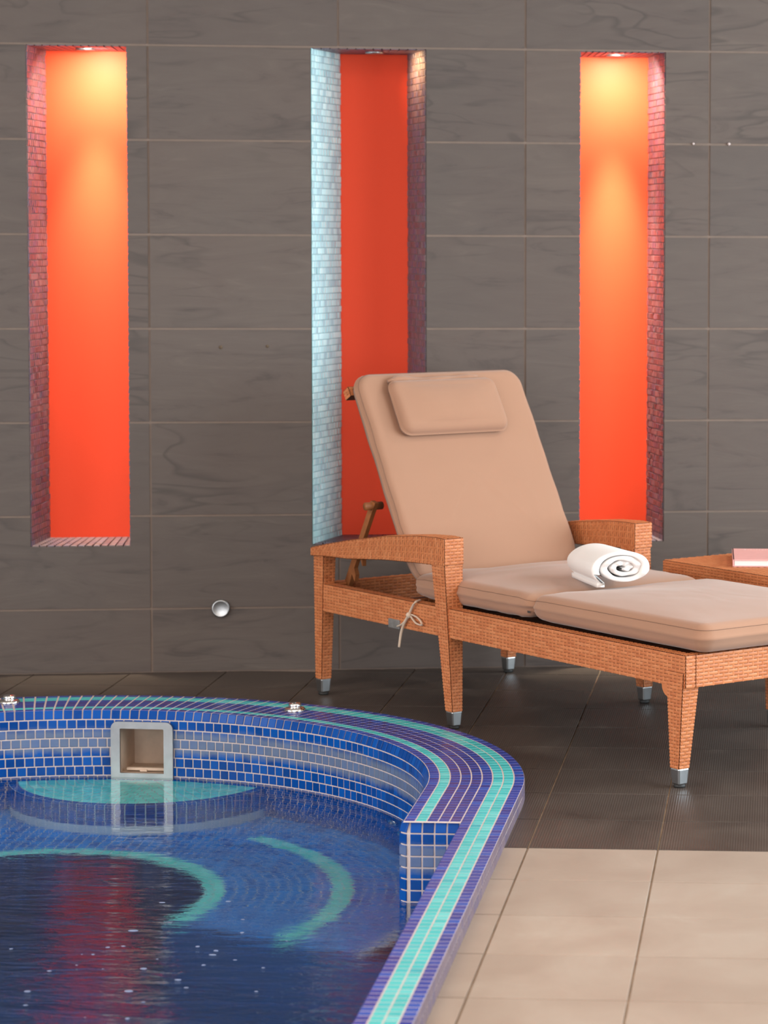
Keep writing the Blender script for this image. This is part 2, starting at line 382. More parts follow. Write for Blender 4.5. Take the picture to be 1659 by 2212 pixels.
# ------------------------------------------------------------------ bench wall with niches
NICHES = [dict(u0=-2.408, u1=-2.093, b0=-2.374, b1=-2.096), dict(u0=-1.516, u1=-1.147, b0=-1.422, b1=-1.200), dict(u0=-0.652, u1=-0.372, b0=-0.646, b1=-0.400)]
NZ0, NZ1, NDEP = 0.409, 2.004, 0.25
U_COLS = [-2.02866 + 0.6 * k for k in range(-3, 6)]
Z_ROWS = [2.00653 + 0.3 * 3] + [2.00653 + 0.3 * 2, 2.00653 + 0.3] + [2.00653 - 0.3 * k for k in range(7)] + [0.0]
def slab_cells(rects, cut_rects, t0, t1, place, mat, name, parent):
    """a tile outline minus niche openings, as one slab"""
    (a0, a1, c0, c1) = rects
    us = sorted({a0, a1} | {v for r in cut_rects for v in r[:2] if a0 < v < a1})
    zs = sorted({c0, c1} | {v for r in cut_rects for v in r[2:] if c0 < v < c1})
    def solid(i, j):
        if i < 0 or j < 0 or i >= len(us) - 1 or j >= len(zs) - 1: return False
        cu, cz = (us[i] + us[i + 1]) / 2, (zs[j] + zs[j + 1]) / 2
        return not any(r[0] < cu < r[1] and r[2] < cz < r[3] for r in cut_rects)
    mb = MB(); any_ = False
    for i in range(len(us) - 1):
        for j in range(len(zs) - 1):
            if not solid(i, j): continue
            any_ = True
            A, B, C, D = us[i], us[i + 1], zs[j], zs[j + 1]
            mb.add([place(A, t1, C), place(B, t1, C), place(B, t1, D), place(A, t1, D)], [(0, 1, 2, 3)])
            mb.add([place(A, t0, C), place(B, t0, C), place(B, t0, D), place(A, t0, D)], [(3, 2, 1, 0)])
            for (di, dj, p, q) in ((-1, 0, (A, D), (A, C)), (1, 0, (B, C), (B, D)), (0, -1, (A, C), (B, C)), (0, 1, (B, D), (A, D))):
                if not solid(i + di, j + dj):
                    mb.add([place(p[0], t0, p[1]), place(q[0], t0, q[1]), place(q[0], t1, q[1]), place(p[0], t1, p[1])], [(0, 1, 2, 3)])
    if not any_: return None
    me = mb.mesh(name); bm = bmesh.new(); bm.from_mesh(me); bmesh.ops.remove_doubles(bm, verts=bm.verts, dist=1e-5)
    bmesh.ops.recalc_face_normals(bm, faces=bm.faces); bm.to_mesh(me); bm.free()
    return link(name, me, mat, parent)
CUTS = [(n['u0'], n['u1'], NZ0, NZ1) for n in NICHES]
wall = slab_cells((-4.9, 3.6, -0.02, 2.95), CUTS, 0.30, 0.0035, lambda u, d, z: wall_pt(u, d, z), M_WGROUT, 'wall_back', None)
tag(wall, 'grey slate tiled wall with three tall lit niches', None, None, 'structure')
JW = 0.0036
for i in range(len(U_COLS) - 1):
    for j in range(len(Z_ROWS) - 1):
        t = slab_cells((U_COLS[i] + JW, U_COLS[i + 1] - JW, Z_ROWS[j + 1] + (JW if j < 9 else 0.004), Z_ROWS[j] - JW), CUTS, 0.0055, random.uniform(-0.0006, 0.0006), lambda u, d, z: wall_pt(u, d, z), M_SLATE, 'slate_tile', wall)

def build_niche(k, nd, label, lit):
    base = wall_pt((nd['u0'] + nd['u1']) / 2, 0, NZ0)
    root = empty('wall_niche', base, WA)
    tag(root, label, 'niche', 'tall wall niches')
    Minv = Matrix.Translation(-base); R = Matrix.Rotation(-WA, 4, 'Z')
    L = lambda u, d, z: (R @ (wall_pt(u, d, z) - base))
    b = MB()
    b.add([L(nd['b0'] - .01, NDEP, NZ0 - .01), L(nd['b1'] + .01, NDEP, NZ0 - .01), L(nd['b1'] + .01, NDEP, NZ1 + .01), L(nd['b0'] - .01, NDEP, NZ1 + .01),
           L(nd['b0'] - .01, NDEP + .02, NZ0 - .01), L(nd['b1'] + .01, NDEP + .02, NZ0 - .01), L(nd['b1'] + .01, NDEP + .02, NZ1 + .01), L(nd['b0'] - .01, NDEP + .02, NZ1 + .01)],
          [(0, 1, 2, 3), (7, 6, 5, 4), (0, 4, 5, 1), (1, 5, 6, 2), (2, 6, 7, 3), (3, 7, 4, 0)])
    p = b.build('back_panel', M_PANEL, root); p['label'] = 'orange red back panel'
    rows = 75
    ph = (NZ1 - NZ0) / rows
    for nm, fu, bu, sgn in (('side_lining', nd['u0'], nd['b0'], 1), ('side_lining', nd['u1'], nd['b1'], -1)):
        g = MB(); th = 0.004
        P = lambda d, z: L(fu + (bu - fu) * d / NDEP, d, z)
        a, e = P(0.004, NZ0), P(NDEP, NZ0); dirv = (e - a).normalized(); nr = Vector((-dirv.y, dirv.x, 0)) * (-sgn)
        off = nr * 0.0
        g.add([P(0.004, NZ0), P(NDEP, NZ0), P(NDEP, NZ1), P(0.004, NZ1)], [(0, 1, 2, 3)], 0)
        g.add([P(0.004, NZ0) - nr * .012, P(NDEP, NZ0) - nr * .012, P(NDEP, NZ1) - nr * .012, P(0.004, NZ1) - nr * .012], [(3, 2, 1, 0)], 0)
        length = (e - a).length; tl = 0.0255
        for j in range(rows):
            x = -(tl * 0.5 if j % 2 else 0) + random.uniform(-.003, .003)
            while x < length - 0.003:
                x0, x1 = max(x, 0.002) + .0012, min(x + tl, length - .001) - .0012
                if x1 - x0 > 0.004:
                    c = a + dirv * ((x0 + x1) / 2) + Vector((0, 0, (j + .5) * ph))
                    tx = random.gauss(0, 0.05); tz = random.gauss(0, 0.05)
                    ax = (dirv + nr * tx).normalized(); az = (nr - dirv * tx + Vector((0, 0, tz))).normalized(); ay = az.cross(ax)
                    add_tile(g, c, ax, ay, az, x1 - x0, ph - .0026, .003, 1)
                x += tl
        o = g.build(nm, [M_NGROUT_SHEEN, M_PEARL_SHEEN] if (k == 1 and sgn == 1) else [M_NGROUT, M_PEARL], root); o['kind'] = 'stuff'
        if k == 1 and sgn == 1: o['label'] = 'mosaic lining with window sheen painted in'
    for nm, zz, s in (('sill_lining', NZ0, 1), ('head_lining', NZ1, -1)):
        g = MB()
        Q = lambda f, d: L((nd['u0'] + (nd['b0'] - nd['u0']) * d / NDEP) * (1 - f) + (nd['u1'] + (nd['b1'] - nd['u1']) * d / NDEP) * f, d, zz)
        g.add([Q(0, .004), Q(1, .004), Q(1, NDEP), Q(0, NDEP)], [(0, 1, 2, 3)] if s > 0 else [(3, 2, 1, 0)], 0)
        g.add([Q(0, .004) - Vector((0, 0, .012 * s)), Q(1, .004) - Vector((0, 0, .012 * s)), Q(1, NDEP) - Vector((0, 0, .012 * s)), Q(0, NDEP) - Vector((0, 0, .012 * s))], [(3, 2, 1, 0)] if s > 0 else [(0, 1, 2, 3)], 0)
        nu = 13
        for r in range(10):
            for q in range(nu):
                c = Q((q + .5) / nu, .006 + (r + .5) * .0244)
                add_tile(g, c, Vector((1, 0, 0)), Vector((0, s, 0)), Vector((0, 0, s)), (nd['u1'] - nd['u0']) * .93 / nu - .003, .0218, .003, 1)
        o = g.build(nm, [M_NGROUT, M_PEARL], root); o['kind'] = 'stuff'
    # slim downlight in the head of the niche
    f = MB(); cen = L((nd['b0'] + nd['b1']) / 2, NDEP * .55, NZ1 - .004)
    f.lathe([(0.03, -.004), (0.03, 0.004), (0.0, 0.004)], 20, Matrix.Translation(cen))
    f.build('downlight_ring', M_STEEL, root)
    for (pw, sx, sy, colr, spr, uu, dd, tx, ty) in lit:
        l = bpy.data.lights.new('niche_lamp', 'AREA'); l.shape = 'RECTANGLE'; l.size = sx; l.size_y = sy; l.energy = pw; l.color = colr; l.spread = rad(spr)
        lo = bpy.data.objects.new('niche_lamp', l); COL.objects.link(lo); lo.parent = root
        lo.location = L(uu, dd, NZ1 - .012); lo.rotation_euler = (rad(tx), rad(ty), 0)
    return root
WARM = (1, .88, .66)
build_niche(0, NICHES[0], 'leftmost tall niche, glowing yellow at its head and red at its foot', [(6.4, .07, .04, WARM, 150, -2.19, .05, 30, 0), (3.9, .07, .05, WARM, 40, -2.21, .12, 4, 0)])
build_niche(1, NICHES[1], 'tall red niche behind the backrest with window sheen painted on one mosaic side', [(1.3, .05, .10, (1, .62, .30), 100, -1.285, .11, 0, -60)])
build_niche(2, NICHES[2], 'rightmost tall niche, glowing yellow at its head behind the far armrest', [(6.4, .07, .04, WARM, 150, -.52, .05, 30, 0), (5.2, .07, .05, WARM, 34, -.52, .12, 4, 0)])

# small fittings on the wall
def wall_disc(name, u, z, prof, mat, label, cat, group=None):
    b = MB(); b.lathe(prof, 28)
    o = b.build(name, mat); o.matrix_world = Matrix.Translation(wall_pt(u, 0, z)) @ Matrix.Rotation(WA, 4, 'Z') @ Matrix.Rotation(PI / 2, 4, 'X')
    return tag(o, label, cat, group)
wall_disc('steel_wall_disc', -1.809, 0.206, [(0.029, -.003), (0.029, 0.010), (0.026, 0.014), (0.024, 0.013), (0.0, 0.0135)], M_STEEL, 'round steel cap low on the slate wall', 'cap')
wall_disc('wall_screw', -0.281, 1.7085, [(0.0038, -.003), (0.0038, 0.003), (0.0025, .0045), (0.0, 0.005)], M_PGROUT, 'screw head on the slate joint nearer the lit niche', 'screw', 'screws in the wall joint')
wall_disc('wall_screw', -0.164, 1.7085, [(0.0048, -.003), (0.0048, 0.003), (0.003, .0055), (0.0, 0.006)], M_PGROUT, 'screw head on the slate joint, farther from the niche', 'screw', 'screws in the wall joint')
M_PLUG = simple('brown_filler', srgb(98, 82, 66), 0.9)
wall_disc('wall_plug', -1.804, 1.047, [(0.006, -.003), (0.006, 0.0014), (0.0, 0.0016)], M_PLUG, 'small brown filled drill hole above the steel cap', 'plug', 'filled drill holes in the wall')
wall_disc('wall_plug', -1.656, 1.050, [(0.005, -.003), (0.005, 0.0014), (0.0, 0.0016)], M_PLUG, 'small brown filled drill hole nearer the middle niche', 'plug', 'filled drill holes in the wall')

# ------------------------------------------------------------------ the rest of the hall
def room_box(name, a, b, mat):
    m = MB(); m.box(a, b); o = m.build(name, mat); return tag(o, None, None, None, 'structure')
ceil = room_box('ceiling', (-5.2, -3.2, 2.95), (3.8, 9.9, 3.1), M_PLASTER)
wl = MB()
for a, b in (((-5.2, -3.2, -.02), (-4.9, 2.1, 2.95)), ((-5.2, 5.9, -.02), (-4.9, 9.0, 2.95)), ((-5.2, 2.1, -.02), (-4.9, 5.9, .35)), ((-5.2, 2.1, 2.55), (-4.9, 5.9, 2.95))): wl.box(a, b)
tag(wl.build('wall_left', M_PLASTER), None, None, None, 'structure')
wf3 = MB()
for y in (2.13, 4.0, 5.87): wf3.box((-5.06, y - .03, .35), (-5.0, y + .03, 2.55))
wf3.box((-5.06, 2.1, .35), (-5.0, 5.9, .41)); wf3.box((-5.06, 2.1, 2.49), (-5.0, 5.9, 2.55))
tag(wf3.build('window_3', M_GLASSFRAME), None, None, None, 'structure')
wfr = MB()
for a, b in (((-5.2, -3.5, -.02), (-4.5, -3.2, 2.95)), ((1.3, -3.5, -.02), (3.8, -3.2, 2.95)), ((-4.5, -3.5, -.02), (1.3, -3.2, .25)), ((-4.5, -3.5, 2.65), (1.3, -3.2, 2.95))): wfr.box(a, b)
tag(wfr.build('wall_front', M_PLASTER), None, None, None, 'structure')
wf2 = MB()
for x in (-4.47, -3.0, -1.6, -.2, 1.27): wf2.box((x - .03, -3.36, .25), (x + .03, -3.30, 2.65))
wf2.box((-4.5, -3.36, .25), (1.3, -3.30, .31)); wf2.box((-4.5, -3.36, 2.59), (1.3, -3.30, 2.65))
tag(wf2.build('window_2', M_GLASSFRAME), None, None, None, 'structure')
wr = MB()
for a, b in (((3.5, -3.2, -.02), (3.8, 3.2, 2.95)), ((3.5, 8.8, -.02), (3.8, 9.6, 2.95)), ((3.5, 3.2, -.02), (3.8, 8.8, .25)), ((3.5, 3.2, 2.65), (3.8, 8.8, 2.95))): wr.box(a, b)
tag(wr.build('wall_right', M_PLASTER), None, None, None, 'structure')
wf = MB()
for y in (3.23, 4.6, 6.0, 7.4, 8.77): wf.box((3.55, y - .03, .25), (3.61, y + .03, 2.65))
wf.box((3.55, 3.2, .25), (3.61, 8.8, .31)); wf.box((3.55, 3.2, 2.59), (3.61, 8.8, 2.65))
tag(wf.build('window_1', M_GLASSFRAME), None, None, None, 'structure')

# ------------------------------------------------------------------ pool outline
PC = Vector((-1.855, 6.465, 0)); RI, RO = 0.985, 1.235
XI, XN, XO = PC.x + RI, -0.730, PC.x + RO          # wide inner edge, narrow inner edge, outer edge
YS = 6.065                                          # where the wide coping ends in a stub
YEND = 2.2; ZC = 0.05; ZW = -0.140; TP = 0.0268
XL = PC.x - RI
def outline(off, narrow=True, n=72):
    r = RI + off
    pts = []
    if narrow: pts += [(max(XN, PC.x + r) if off > .12 else XN + off, YEND - off), (max(XN, PC.x + r) if off > .12 else XN + off, YS - off), (PC.x + r, YS - off)] if off < .12 else [(PC.x + r, YEND - off)]
    for i in range(n + 1):
        a = PI * i / n; pts.append((PC.x + r * math.cos(a), PC.y + r * math.sin(a)))
    pts.append((PC.x - r, YEND - off))
    return pts
def in_pool(x, y, off):
    r = RI + off
    if y > PC.y: return math.hypot(x - PC.x, y - PC.y) < r
    if y < YEND - off: return False
    if y > YS: return abs(x - PC.x) < r
    return abs(x - PC.x) < r

# ------------------------------------------------------------------ floor
bm = bmesh.new()
def loop(pts, z):
    vs = [bm.verts.new((x, y, z)) for x, y in pts]
    return [bm.edges.new((vs[i], vs[(i + 1) % len(vs)])) for i in range(len(vs))]
ed = loop([(-4.9, -3.2), (3.5, -3.2), (3.5, 9.45), (-4.9, 8.1)], -0.004) + loop([(p[0], p[1]) for p in outline(0.18)], -0.004)
bmesh.ops.triangle_fill(bm, edges=ed, use_beauty=True)
bmesh.ops.recalc_face_normals(bm, faces=bm.faces)
for f in bm.faces:
    if f.normal.z < 0: f.normal_flip()
me = bpy.data.meshes.new('floor'); bm.to_mesh(me); bm.free()
floor = link('floor', me, M_FGROUT); tag(floor, 'floor of dark ribbed tiles with a beige strip nearest the viewer', None, None, 'structure')
FX = [-2.36663 + 0.3 * k for k in range(-9, 12)]; FY = [7.54982 - 0.30242 * k for k in range(-6, 18)]
full_me = {}
g = 0.0022
def floor_tile_mesh(x0, x1, y0, y1, mat):
    mb = MB(); c = .0012; z0, z1 = -.0045, 0.0
    mb.add([(x0, y0, z0), (x1, y0, z0), (x1, y1, z0), (x0, y1, z0), (x0, y0, z1 - c), (x1, y0, z1 - c), (x1, y1, z1 - c), (x0, y1, z1 - c), (x0 + c, y0 + c, z1), (x1 - c, y0 + c, z1), (x1 - c, y1 - c, z1), (x0 + c, y1 - c, z1)],
           [(0, 1, 5, 4), (1, 2, 6, 5), (2, 3, 7, 6), (3, 0, 4, 7), (4, 5, 9, 8), (5, 6, 10, 9), (6, 7, 11, 10), (7, 4, 8, 11), (8, 9, 10, 11)])
    me = mb.mesh('floor_tile'); me.materials.append(mat); return me
def wall_y(x): return W0.y + math.tan(WA) * x
far_mb = MB()
for i in range(len(FX) - 1):
    for j in range(len(FY) - 1):
        x0, x1, y0, y1 = FX[i], FX[i + 1], FY[j + 1], FY[j]
        mat = M_BEIGE if y1 < 7.54982 - 0.30242 * 5 + .01 else M_DARK
        cx, cy = (x0 + x1) / 2, (y0 + y1) / 2
        if y0 > wall_y(x0) or x1 > 3.5: continue
        corners = [(x0, y0), (x1, y0), (x1, y1), (x0, y1)]
        if all(in_pool(x, y, .12) for x, y in corners): continue
        ins = any(in_pool(x0 + (x1 - x0) * a / 4, y0 + (y1 - y0) * b / 4, .20) for a in range(5) for b in range(5))
        cut = any(y1 > wall_y(x) - .005 for x in (x0, x1))
        vis = any(in_frame((x, y, 0), 30) for x, y in corners + [(cx, cy)])
        if not ins and not cut:
            if vis:
                if mat.name not in full_me: full_me[mat.name] = floor_tile_mesh(-.15 + g, .15 - g, -.15121 + g, .15121 - g, mat)
                o = bpy.data.objects.new('floor_tile', full_me[mat.name]); COL.objects.link(o); o.parent = floor
                o.location = (cx, cy, random.uniform(-.0004, .0002))
            else:
                far_mb.box((x0 + g, y0 + g, -.0045), (x1 - g, y1 - g, 0), 0 if mat is M_DARK else 1)
        else:
            mb = MB(); n = 15; dx = (x1 - x0 - 2 * g) / n; dy = (y1 - y0 - 2 * g) / n
            for a in range(n):
                for b2 in range(n):
                    px, py = x0 + g + dx * (a + .5), y0 + g + dy * (b2 + .5)
                    if in_pool(px, py, .19): continue
                    xa, xb, ya, yb = px - dx / 2, px + dx / 2, py - dy / 2, py + dy / 2
                    if ya > wall_y(xa): continue
                    P = [(xa, ya), (xb, ya), (xb, min(yb, wall_y(xb) + .004)), (xa, min(yb, wall_y(xa) + .004))]
                    mb.add([(p[0], p[1], 0) for p in P], [(0, 1, 2, 3)])
            if mb.f:
                me = mb.mesh('floor_tile'); b3 = bmesh.new(); b3.from_mesh(me); bmesh.ops.remove_doubles(b3, verts=b3.verts, dist=1e-5)
                be = [e for e in b3.edges if e.is_boundary]
                r = bmesh.ops.extrude_edge_only(b3, edges=be)
                for v in r['geom']:
                    if isinstance(v, bmesh.types.BMVert): v.co.z -= .0045
                bmesh.ops.recalc_face_normals(b3, faces=b3.faces); b3.to_mesh(me); b3.free()
                link('floor_tile', me, mat, floor)
o = far_mb.build('outlying_floor_tiles', [M_DARK, M_BEIGE], floor); o['kind'] = 'stuff'

# ------------------------------------------------------------------ pool coping
cop = MB()
# grout body of the coping: wide ring with the stub, narrow straight run
zt = ZC - .0012; zb = -1.15; BV = .010
def strip(mb, pi, po, z0, z1, mi=0):
    n = len(pi)
    for i in range(n - 1):
        a, b, c, d = pi[i], pi[i + 1], po[i + 1], po[i]
        mb.add([(a[0], a[1], z1), (b[0], b[1], z1), (c[0], c[1], z1), (d[0], d[1], z1)], [(3, 2, 1, 0)], mi)
        mb.add([(c[0], c[1], z0), (d[0], d[1], z0), (d[0], d[1], z1), (c[0], c[1], z1)], [(3, 2, 1, 0)], mi)
def path(off, n=72):
    r = RI + off
    return [(PC.x + r, YS)] + [(PC.x + r * math.cos(PI * i / n), PC.y + r * math.sin(PI * i / n)) for i in range(n + 1)] + [(PC.x - r, YEND)]
strip(cop, path(BV), path(.2488), -.02, zt)
strip(cop, [(XN + .006, YEND), (XN + .006, YS + .002)], [(XO - .0015, YEND), (XO - .0015, YS + .002)], -.02, zt)
coping = cop.build('pool_coping', M_PGROUT)
tag(coping, 'raised pool rim tiled in blue and turquoise mosaic stripes', 'pool rim')
tiles = []
RINGS = [(M_CBLUE, 0), (M_CTURQ, 1), (M_CVIOLET, 2), (M_CVIOLET, 3), (M_CVIOLET, 4), (M_CBLUE, 5), (M_CTURQ, 6), (M_CTURQ, 7), (M_CBLUE, 8)]
RPW = (0.25 - BV) / 9; Z = Vector((0, 0, 1)); GJ = 0.0036
NC = 115
for mat, k in RINGS:
    r = RI + BV + (k + .5) * RPW; sy = RPW - GJ
    for i in range(NC):
        a = PI * (i + .5 + (0.0 if k > 4 else 0.0)) / NC
        rd = Vector((math.cos(a), math.sin(a), 0)); tg = Vector((-rd.y, rd.x, 0))
        tiles.append((mat, PC + rd * r + Z * (zt - .001), tg, -rd, Z, r * PI / NC - .0052, sy, .0022))
    y = PC.y; n = 0
    ylim = YEND if k >= 5 else YS + .012
    while y - .0275 > ylim:
        tiles.append((mat, Vector((PC.x + r, y - .01375, zt - .001)), Vector((0, 1, 0)), Vector((-1, 0, 0)), Z, .0275 - .0052, sy, .0022)); y -= .0275
    y = PC.y
    while y - .0275 > YEND:
        tiles.append((mat, Vector((PC.x - r, y - .01375, zt - .001)), Vector((0, -1, 0)), Vector((1, 0, 0)), Z, .0275 - .0052, sy, .0022)); y -= .0275
# outer upright faces: two low rows of tiles
for row in range(2):
    zc = .0125 + row * .0245; ro = RO - .0018
    for i in range(NC):
        a = PI * (i + .5) / NC; rd = Vector((math.cos(a), math.sin(a), 0)); tg = Vector((-rd.y, rd.x, 0))
        tiles.append((M_COUT, PC + rd * ro + Z * zc, tg, Z, rd, ro * PI / NC - GJ, .0245 - GJ, .0022))
    y = PC.y
    while y - .0275 > YEND:
        tiles.append((M_COUT, Vector((PC.x + ro, y - .01375, zc)), Vector((0, 1, 0)), Z, Vector((1, 0, 0)), .0275 - GJ, .0245 - GJ, .0022)); y -= .0275
sort_build(coping, tiles, 300, 'mosaic_field')

# ------------------------------------------------------------------ pool basin: walls, bench, ledge, floor
basin = empty('pool_basin', (PC.x, PC.y, -1.1))
tag(basin, 'deep blue mosaic basin of the whirlpool with bench and ledge', 'pool basin')
def bp(o): o.parent = basin; o.matrix_parent_inverse = Matrix.Translation((-PC.x, -PC.y, 1.1)); return o
SK_A0, SK_A1, SK_Z0, SK_Z1 = rad(81.4), rad(92.4), -0.165, 0.0215
wallg = MB(); wtiles = []; ZBOT = -1.1
ZT1 = ZC - TP; Z_SPL = [ZT1, SK_Z1 - .010, SK_Z0 + .004, ZBOT]
NA = 180
# curved wall (grout), with the opening for the skimmer
for i in range(NA):
    a0, a1 = PI * i / NA, PI * (i + 1) / NA
    for z1, z0 in zip(Z_SPL[:-1], Z_SPL[1:]):
        if a0 > SK_A0 + .006 and a1 < SK_A1 - .006 and abs(z1 - (SK_Z1 - .010)) < 1e-6: continue
        r = RI + .002
        wallg.add([(PC.x + r * math.cos(a0), PC.y + r * math.sin(a0), z0), (PC.x + r * math.cos(a1), PC.y + r * math.sin(a1), z0), (PC.x + r * math.cos(a1), PC.y + r * math.sin(a1), z1), (PC.x + r * math.cos(a0), PC.y + r * math.sin(a0), z1)], [(0, 1, 2, 3)])
    q_ = lambda r, a, z: (PC.x + r * math.cos(a), PC.y + r * math.sin(a), z)
    wallg.add([q_(RI + .002, a0, ZT1), q_(RI + .002, a1, ZT1), q_(RI + .002 + BV, a1, zt), q_(RI + .002 + BV, a0, zt)], [(0, 1, 2, 3)])
def wquad(x0, y0, x1, y1, zl=ZBOT):
    d = Vector((x1 - x0, y1 - y0, 0)).normalized(); o_ = Vector((d.y, -d.x, 0)) * BV
    wallg.add([(x0, y0, ZT1), (x1, y1, ZT1), (x1 + o_.x, y1 + o_.y, zt), (x0 + o_.x, y0 + o_.y, zt)], [(0, 1, 2, 3)])
    wallg.add([(x0, y0, zl), (x1, y1, zl), (x1, y1, ZT1), (x0, y0, ZT1)], [(0, 1, 2, 3)])
rc = 0.024
wquad(XI + .002, YS + rc, XI + .002, PC.y); wquad(XN + .002, YS - .0, XI + .002 + rc, YS - .0); wquad(XN + .002, YEND, XN + .002, YS)
wquad(XL - .002, PC.y, XL - .002, YEND); wquad(XL, YEND, XN, YEND)
# rounded left corner of the stub
rc = 0.024
for i in range(6):
    a0, a1 = -PI / 2 - PI / 2 * i / 6, -PI / 2 - PI / 2 * (i + 1) / 6
    cx, cy = XI + .002 + rc, YS + rc
    wquad(cx + rc * math.cos(a0), cy + rc * math.sin(a0), cx + rc * math.cos(a1), cy + rc * math.sin(a1))
wallo = bp(wallg.build('basin_wall', M_PGROUT))
def wall_col(pos, tg, nr, row, off=0.0, wdt=TP):
    z1 = ZC - row * TP; zc = z1 - TP / 2
    if row == 0:      # eased top row leans back
        nz = (nr * TP + Z * BV).normalized(); ay = nz.cross(tg).normalized()
        if ay.z < 0: ay = -ay
        return (M_PWALL, pos + Z * zc - nr * (BV / 2) - nz * .0006, tg, ay, nz, wdt - GJ, TP * 1.06 - GJ, .0024)
    return (M_PWALL, pos + Z * zc - nr * .0022, tg, Z, nr, wdt - GJ, TP - GJ, .0032)
NWC = 115; rowoff = [random.random() for _ in range(60)]
rowoff[0] = 0.0
for row in range(26):
    for i in range(NWC):
        a = PI * (i + .5 + (rowoff[row] if row else 0)) / NWC
        zc = ZC - (row + .5) * TP
        if abs(a - (SK_A0 + SK_A1) / 2) < .078 and -.16 < zc < .004: continue
        rd = Vector((math.cos(a), math.sin(a), 0)); tg = Vector((rd.y, -rd.x, 0))
        wtiles.append(wall_col(PC + rd * (RI + .0005), tg, -rd, row))
    y = PC.y - TP * rowoff[row] * .0
    while y - TP > YS + .02:
        wtiles.append(wall_col(Vector((XI + .0005, y - TP / 2, 0)), Vector((0, -1, 0)), Vector((-1, 0, 0)), row)); y -= TP
    # stub face looking at the viewer, five tiles wide, plus the tile on its rounded corner
    wst = (XN - XI - rc) / 4
    for q in range(4):
        wtiles.append(wall_col(Vector((XI + rc + .002 + wst * (q + .5), YS - .0012, 0)), Vector((1, 0, 0)), Vector((0, -1, 0)), row, 0, wst))
    nr = Vector((-math.sqrt(.5), -math.sqrt(.5), 0)); tg = Vector((math.sqrt(.5), -math.sqrt(.5), 0))
    wtiles.append(wall_col(Vector((XI + .002 + rc, YS + rc, 0)) + nr * (rc + .0006), tg, nr, row, 0, .029))
    y = YS - .004
    while y - TP > YEND + .5:
        wtiles.append(wall_col(Vector((XN + .0005, y - TP / 2, 0)), Vector((0, -1, 0)), Vector((-1, 0, 0)), row)); y -= TP
NS = 300
def above(t): return 1.0 if t[1].z > ZW - .005 else 0.02
sort_build(wallo, [(t[0], t[1], *t[2:]) for t in wtiles], NS, 'mosaic_field', above)
# bench ring with two turquoise edge bands, then the foot well
ZB = -0.525
bench = MB(); btiles = []; RB0, RB1 = 0.43, 1.02
A0, A1 = rad(-27), rad(207); nseg = 96
for i in range(nseg):
    a0, a1 = A0 + (A1 - A0) * i / nseg, A0 + (A1 - A0) * (i + 1) / nseg
    pt = lambda r, a, z: (PC.x + r * math.cos(a), PC.y + r * math.sin(a), z)
    bench.add([pt(RB0, a0, ZB), pt(RB1, a0, ZB), pt(RB1, a1, ZB), pt(RB0, a1, ZB)], [(0, 1, 2, 3)])
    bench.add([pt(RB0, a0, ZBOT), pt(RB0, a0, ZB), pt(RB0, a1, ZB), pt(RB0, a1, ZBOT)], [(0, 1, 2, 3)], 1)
for a in (A0, A1): bench.add([pt(RB0, a, ZBOT), pt(RB1 + .2, a, ZBOT), pt(RB1 + .2, a, ZB), pt(RB0, a, ZB)], [(0, 1, 2, 3)], 1)
k = 0; r = RB0 + .014
while r < RI + .005:
    n = int((A1 - A0) * r / .027); ph = random.random()
    turq0 = k < 2; turq1 = 0.76 < r < 0.815
    for i in range(n):
        a = A0 + (A1 - A0) * (i + .5) / n
        rd = Vector((math.cos(a), math.sin(a), 0)); tg = Vector((-rd.y, rd.x, 0))
        add_tile(bench, PC + rd * r + Z * (ZB - .001), tg, -rd, Z, (A1 - A0) * r / n - .0035, .0235, .004, 3 if turq0 or (turq1 and a < rad(56)) else 2)
    k += 1; r += .0268
bo = bp(bench.build('bench', [M_UGROUT, M_DEEP, M_BENCH, M_LEDGE])); bo['kind'] = 'stuff'; bo['label'] = 'tiled bench with turquoise edge bands under the water'
# shallow crescent ledge under the skimmer
led = MB(); LC = Vector((-1.80, 7.50, 0)); RL = 0.392; ZL = -0.188
n = 60
for i in range(n):
    a0, a1 = PI + PI * i / n, PI + PI * (i + 1) / n
    q = lambda r, a, z: (LC.x + r * math.cos(a), LC.y + r * math.sin(a), z)
    led.add([q(0, a0, ZL), q(RL, a0, ZL), q(RL, a1, ZL)], [(0, 1, 2)])
    led.add([q(RL - .002, a0, ZB), q(RL - .002, a1, ZB), q(RL - .002, a1, ZL), q(RL - .002, a0, ZL)], [(0, 1, 2, 3)])
k = 0; r = RL - .0135
while r > .03:
    m_ = int(PI * r / .027)
    for i in range(m_):
        a = PI + PI * (i + .5) / m_
        rd = Vector((math.cos(a), math.sin(a), 0)); tg = Vector((-rd.y, rd.x, 0)); pos = LC + rd * r
        if math.hypot(pos.x - PC.x, pos.y - PC.y) > RI + .01: continue
        add_tile(led, pos + Z * (ZL - .001), tg, -rd, Z, PI * r / m_ - .003, .0238, .004, 1 if k == 0 else 2)
        if k == 0:
            for rw in range(9): add_tile(led, LC + rd * (RL - .003) + Z * (ZL - (rw + .5) * TP), tg, Z, rd, PI * r / m_ - .003, .0238, .004, 1)
    k += 1; r -= .0268
lo_ = bp(led.build('ledge', [M_UGROUT, M_PWALL, M_LEDGE])); lo_['kind'] = 'stuff'; lo_['label'] = 'turquoise crescent ledge with blue border just under the water'
fb = MB(); fb.add([(XL - .1, YEND - .1, ZBOT + .02), (XO, YEND - .1, ZBOT + .02), (XO, PC.y + RO, ZBOT + .02), (XL - .1, PC.y + RO, ZBOT + .02)], [(0, 1, 2, 3)])
bp(fb.build('basin_floor', M_DEEP))

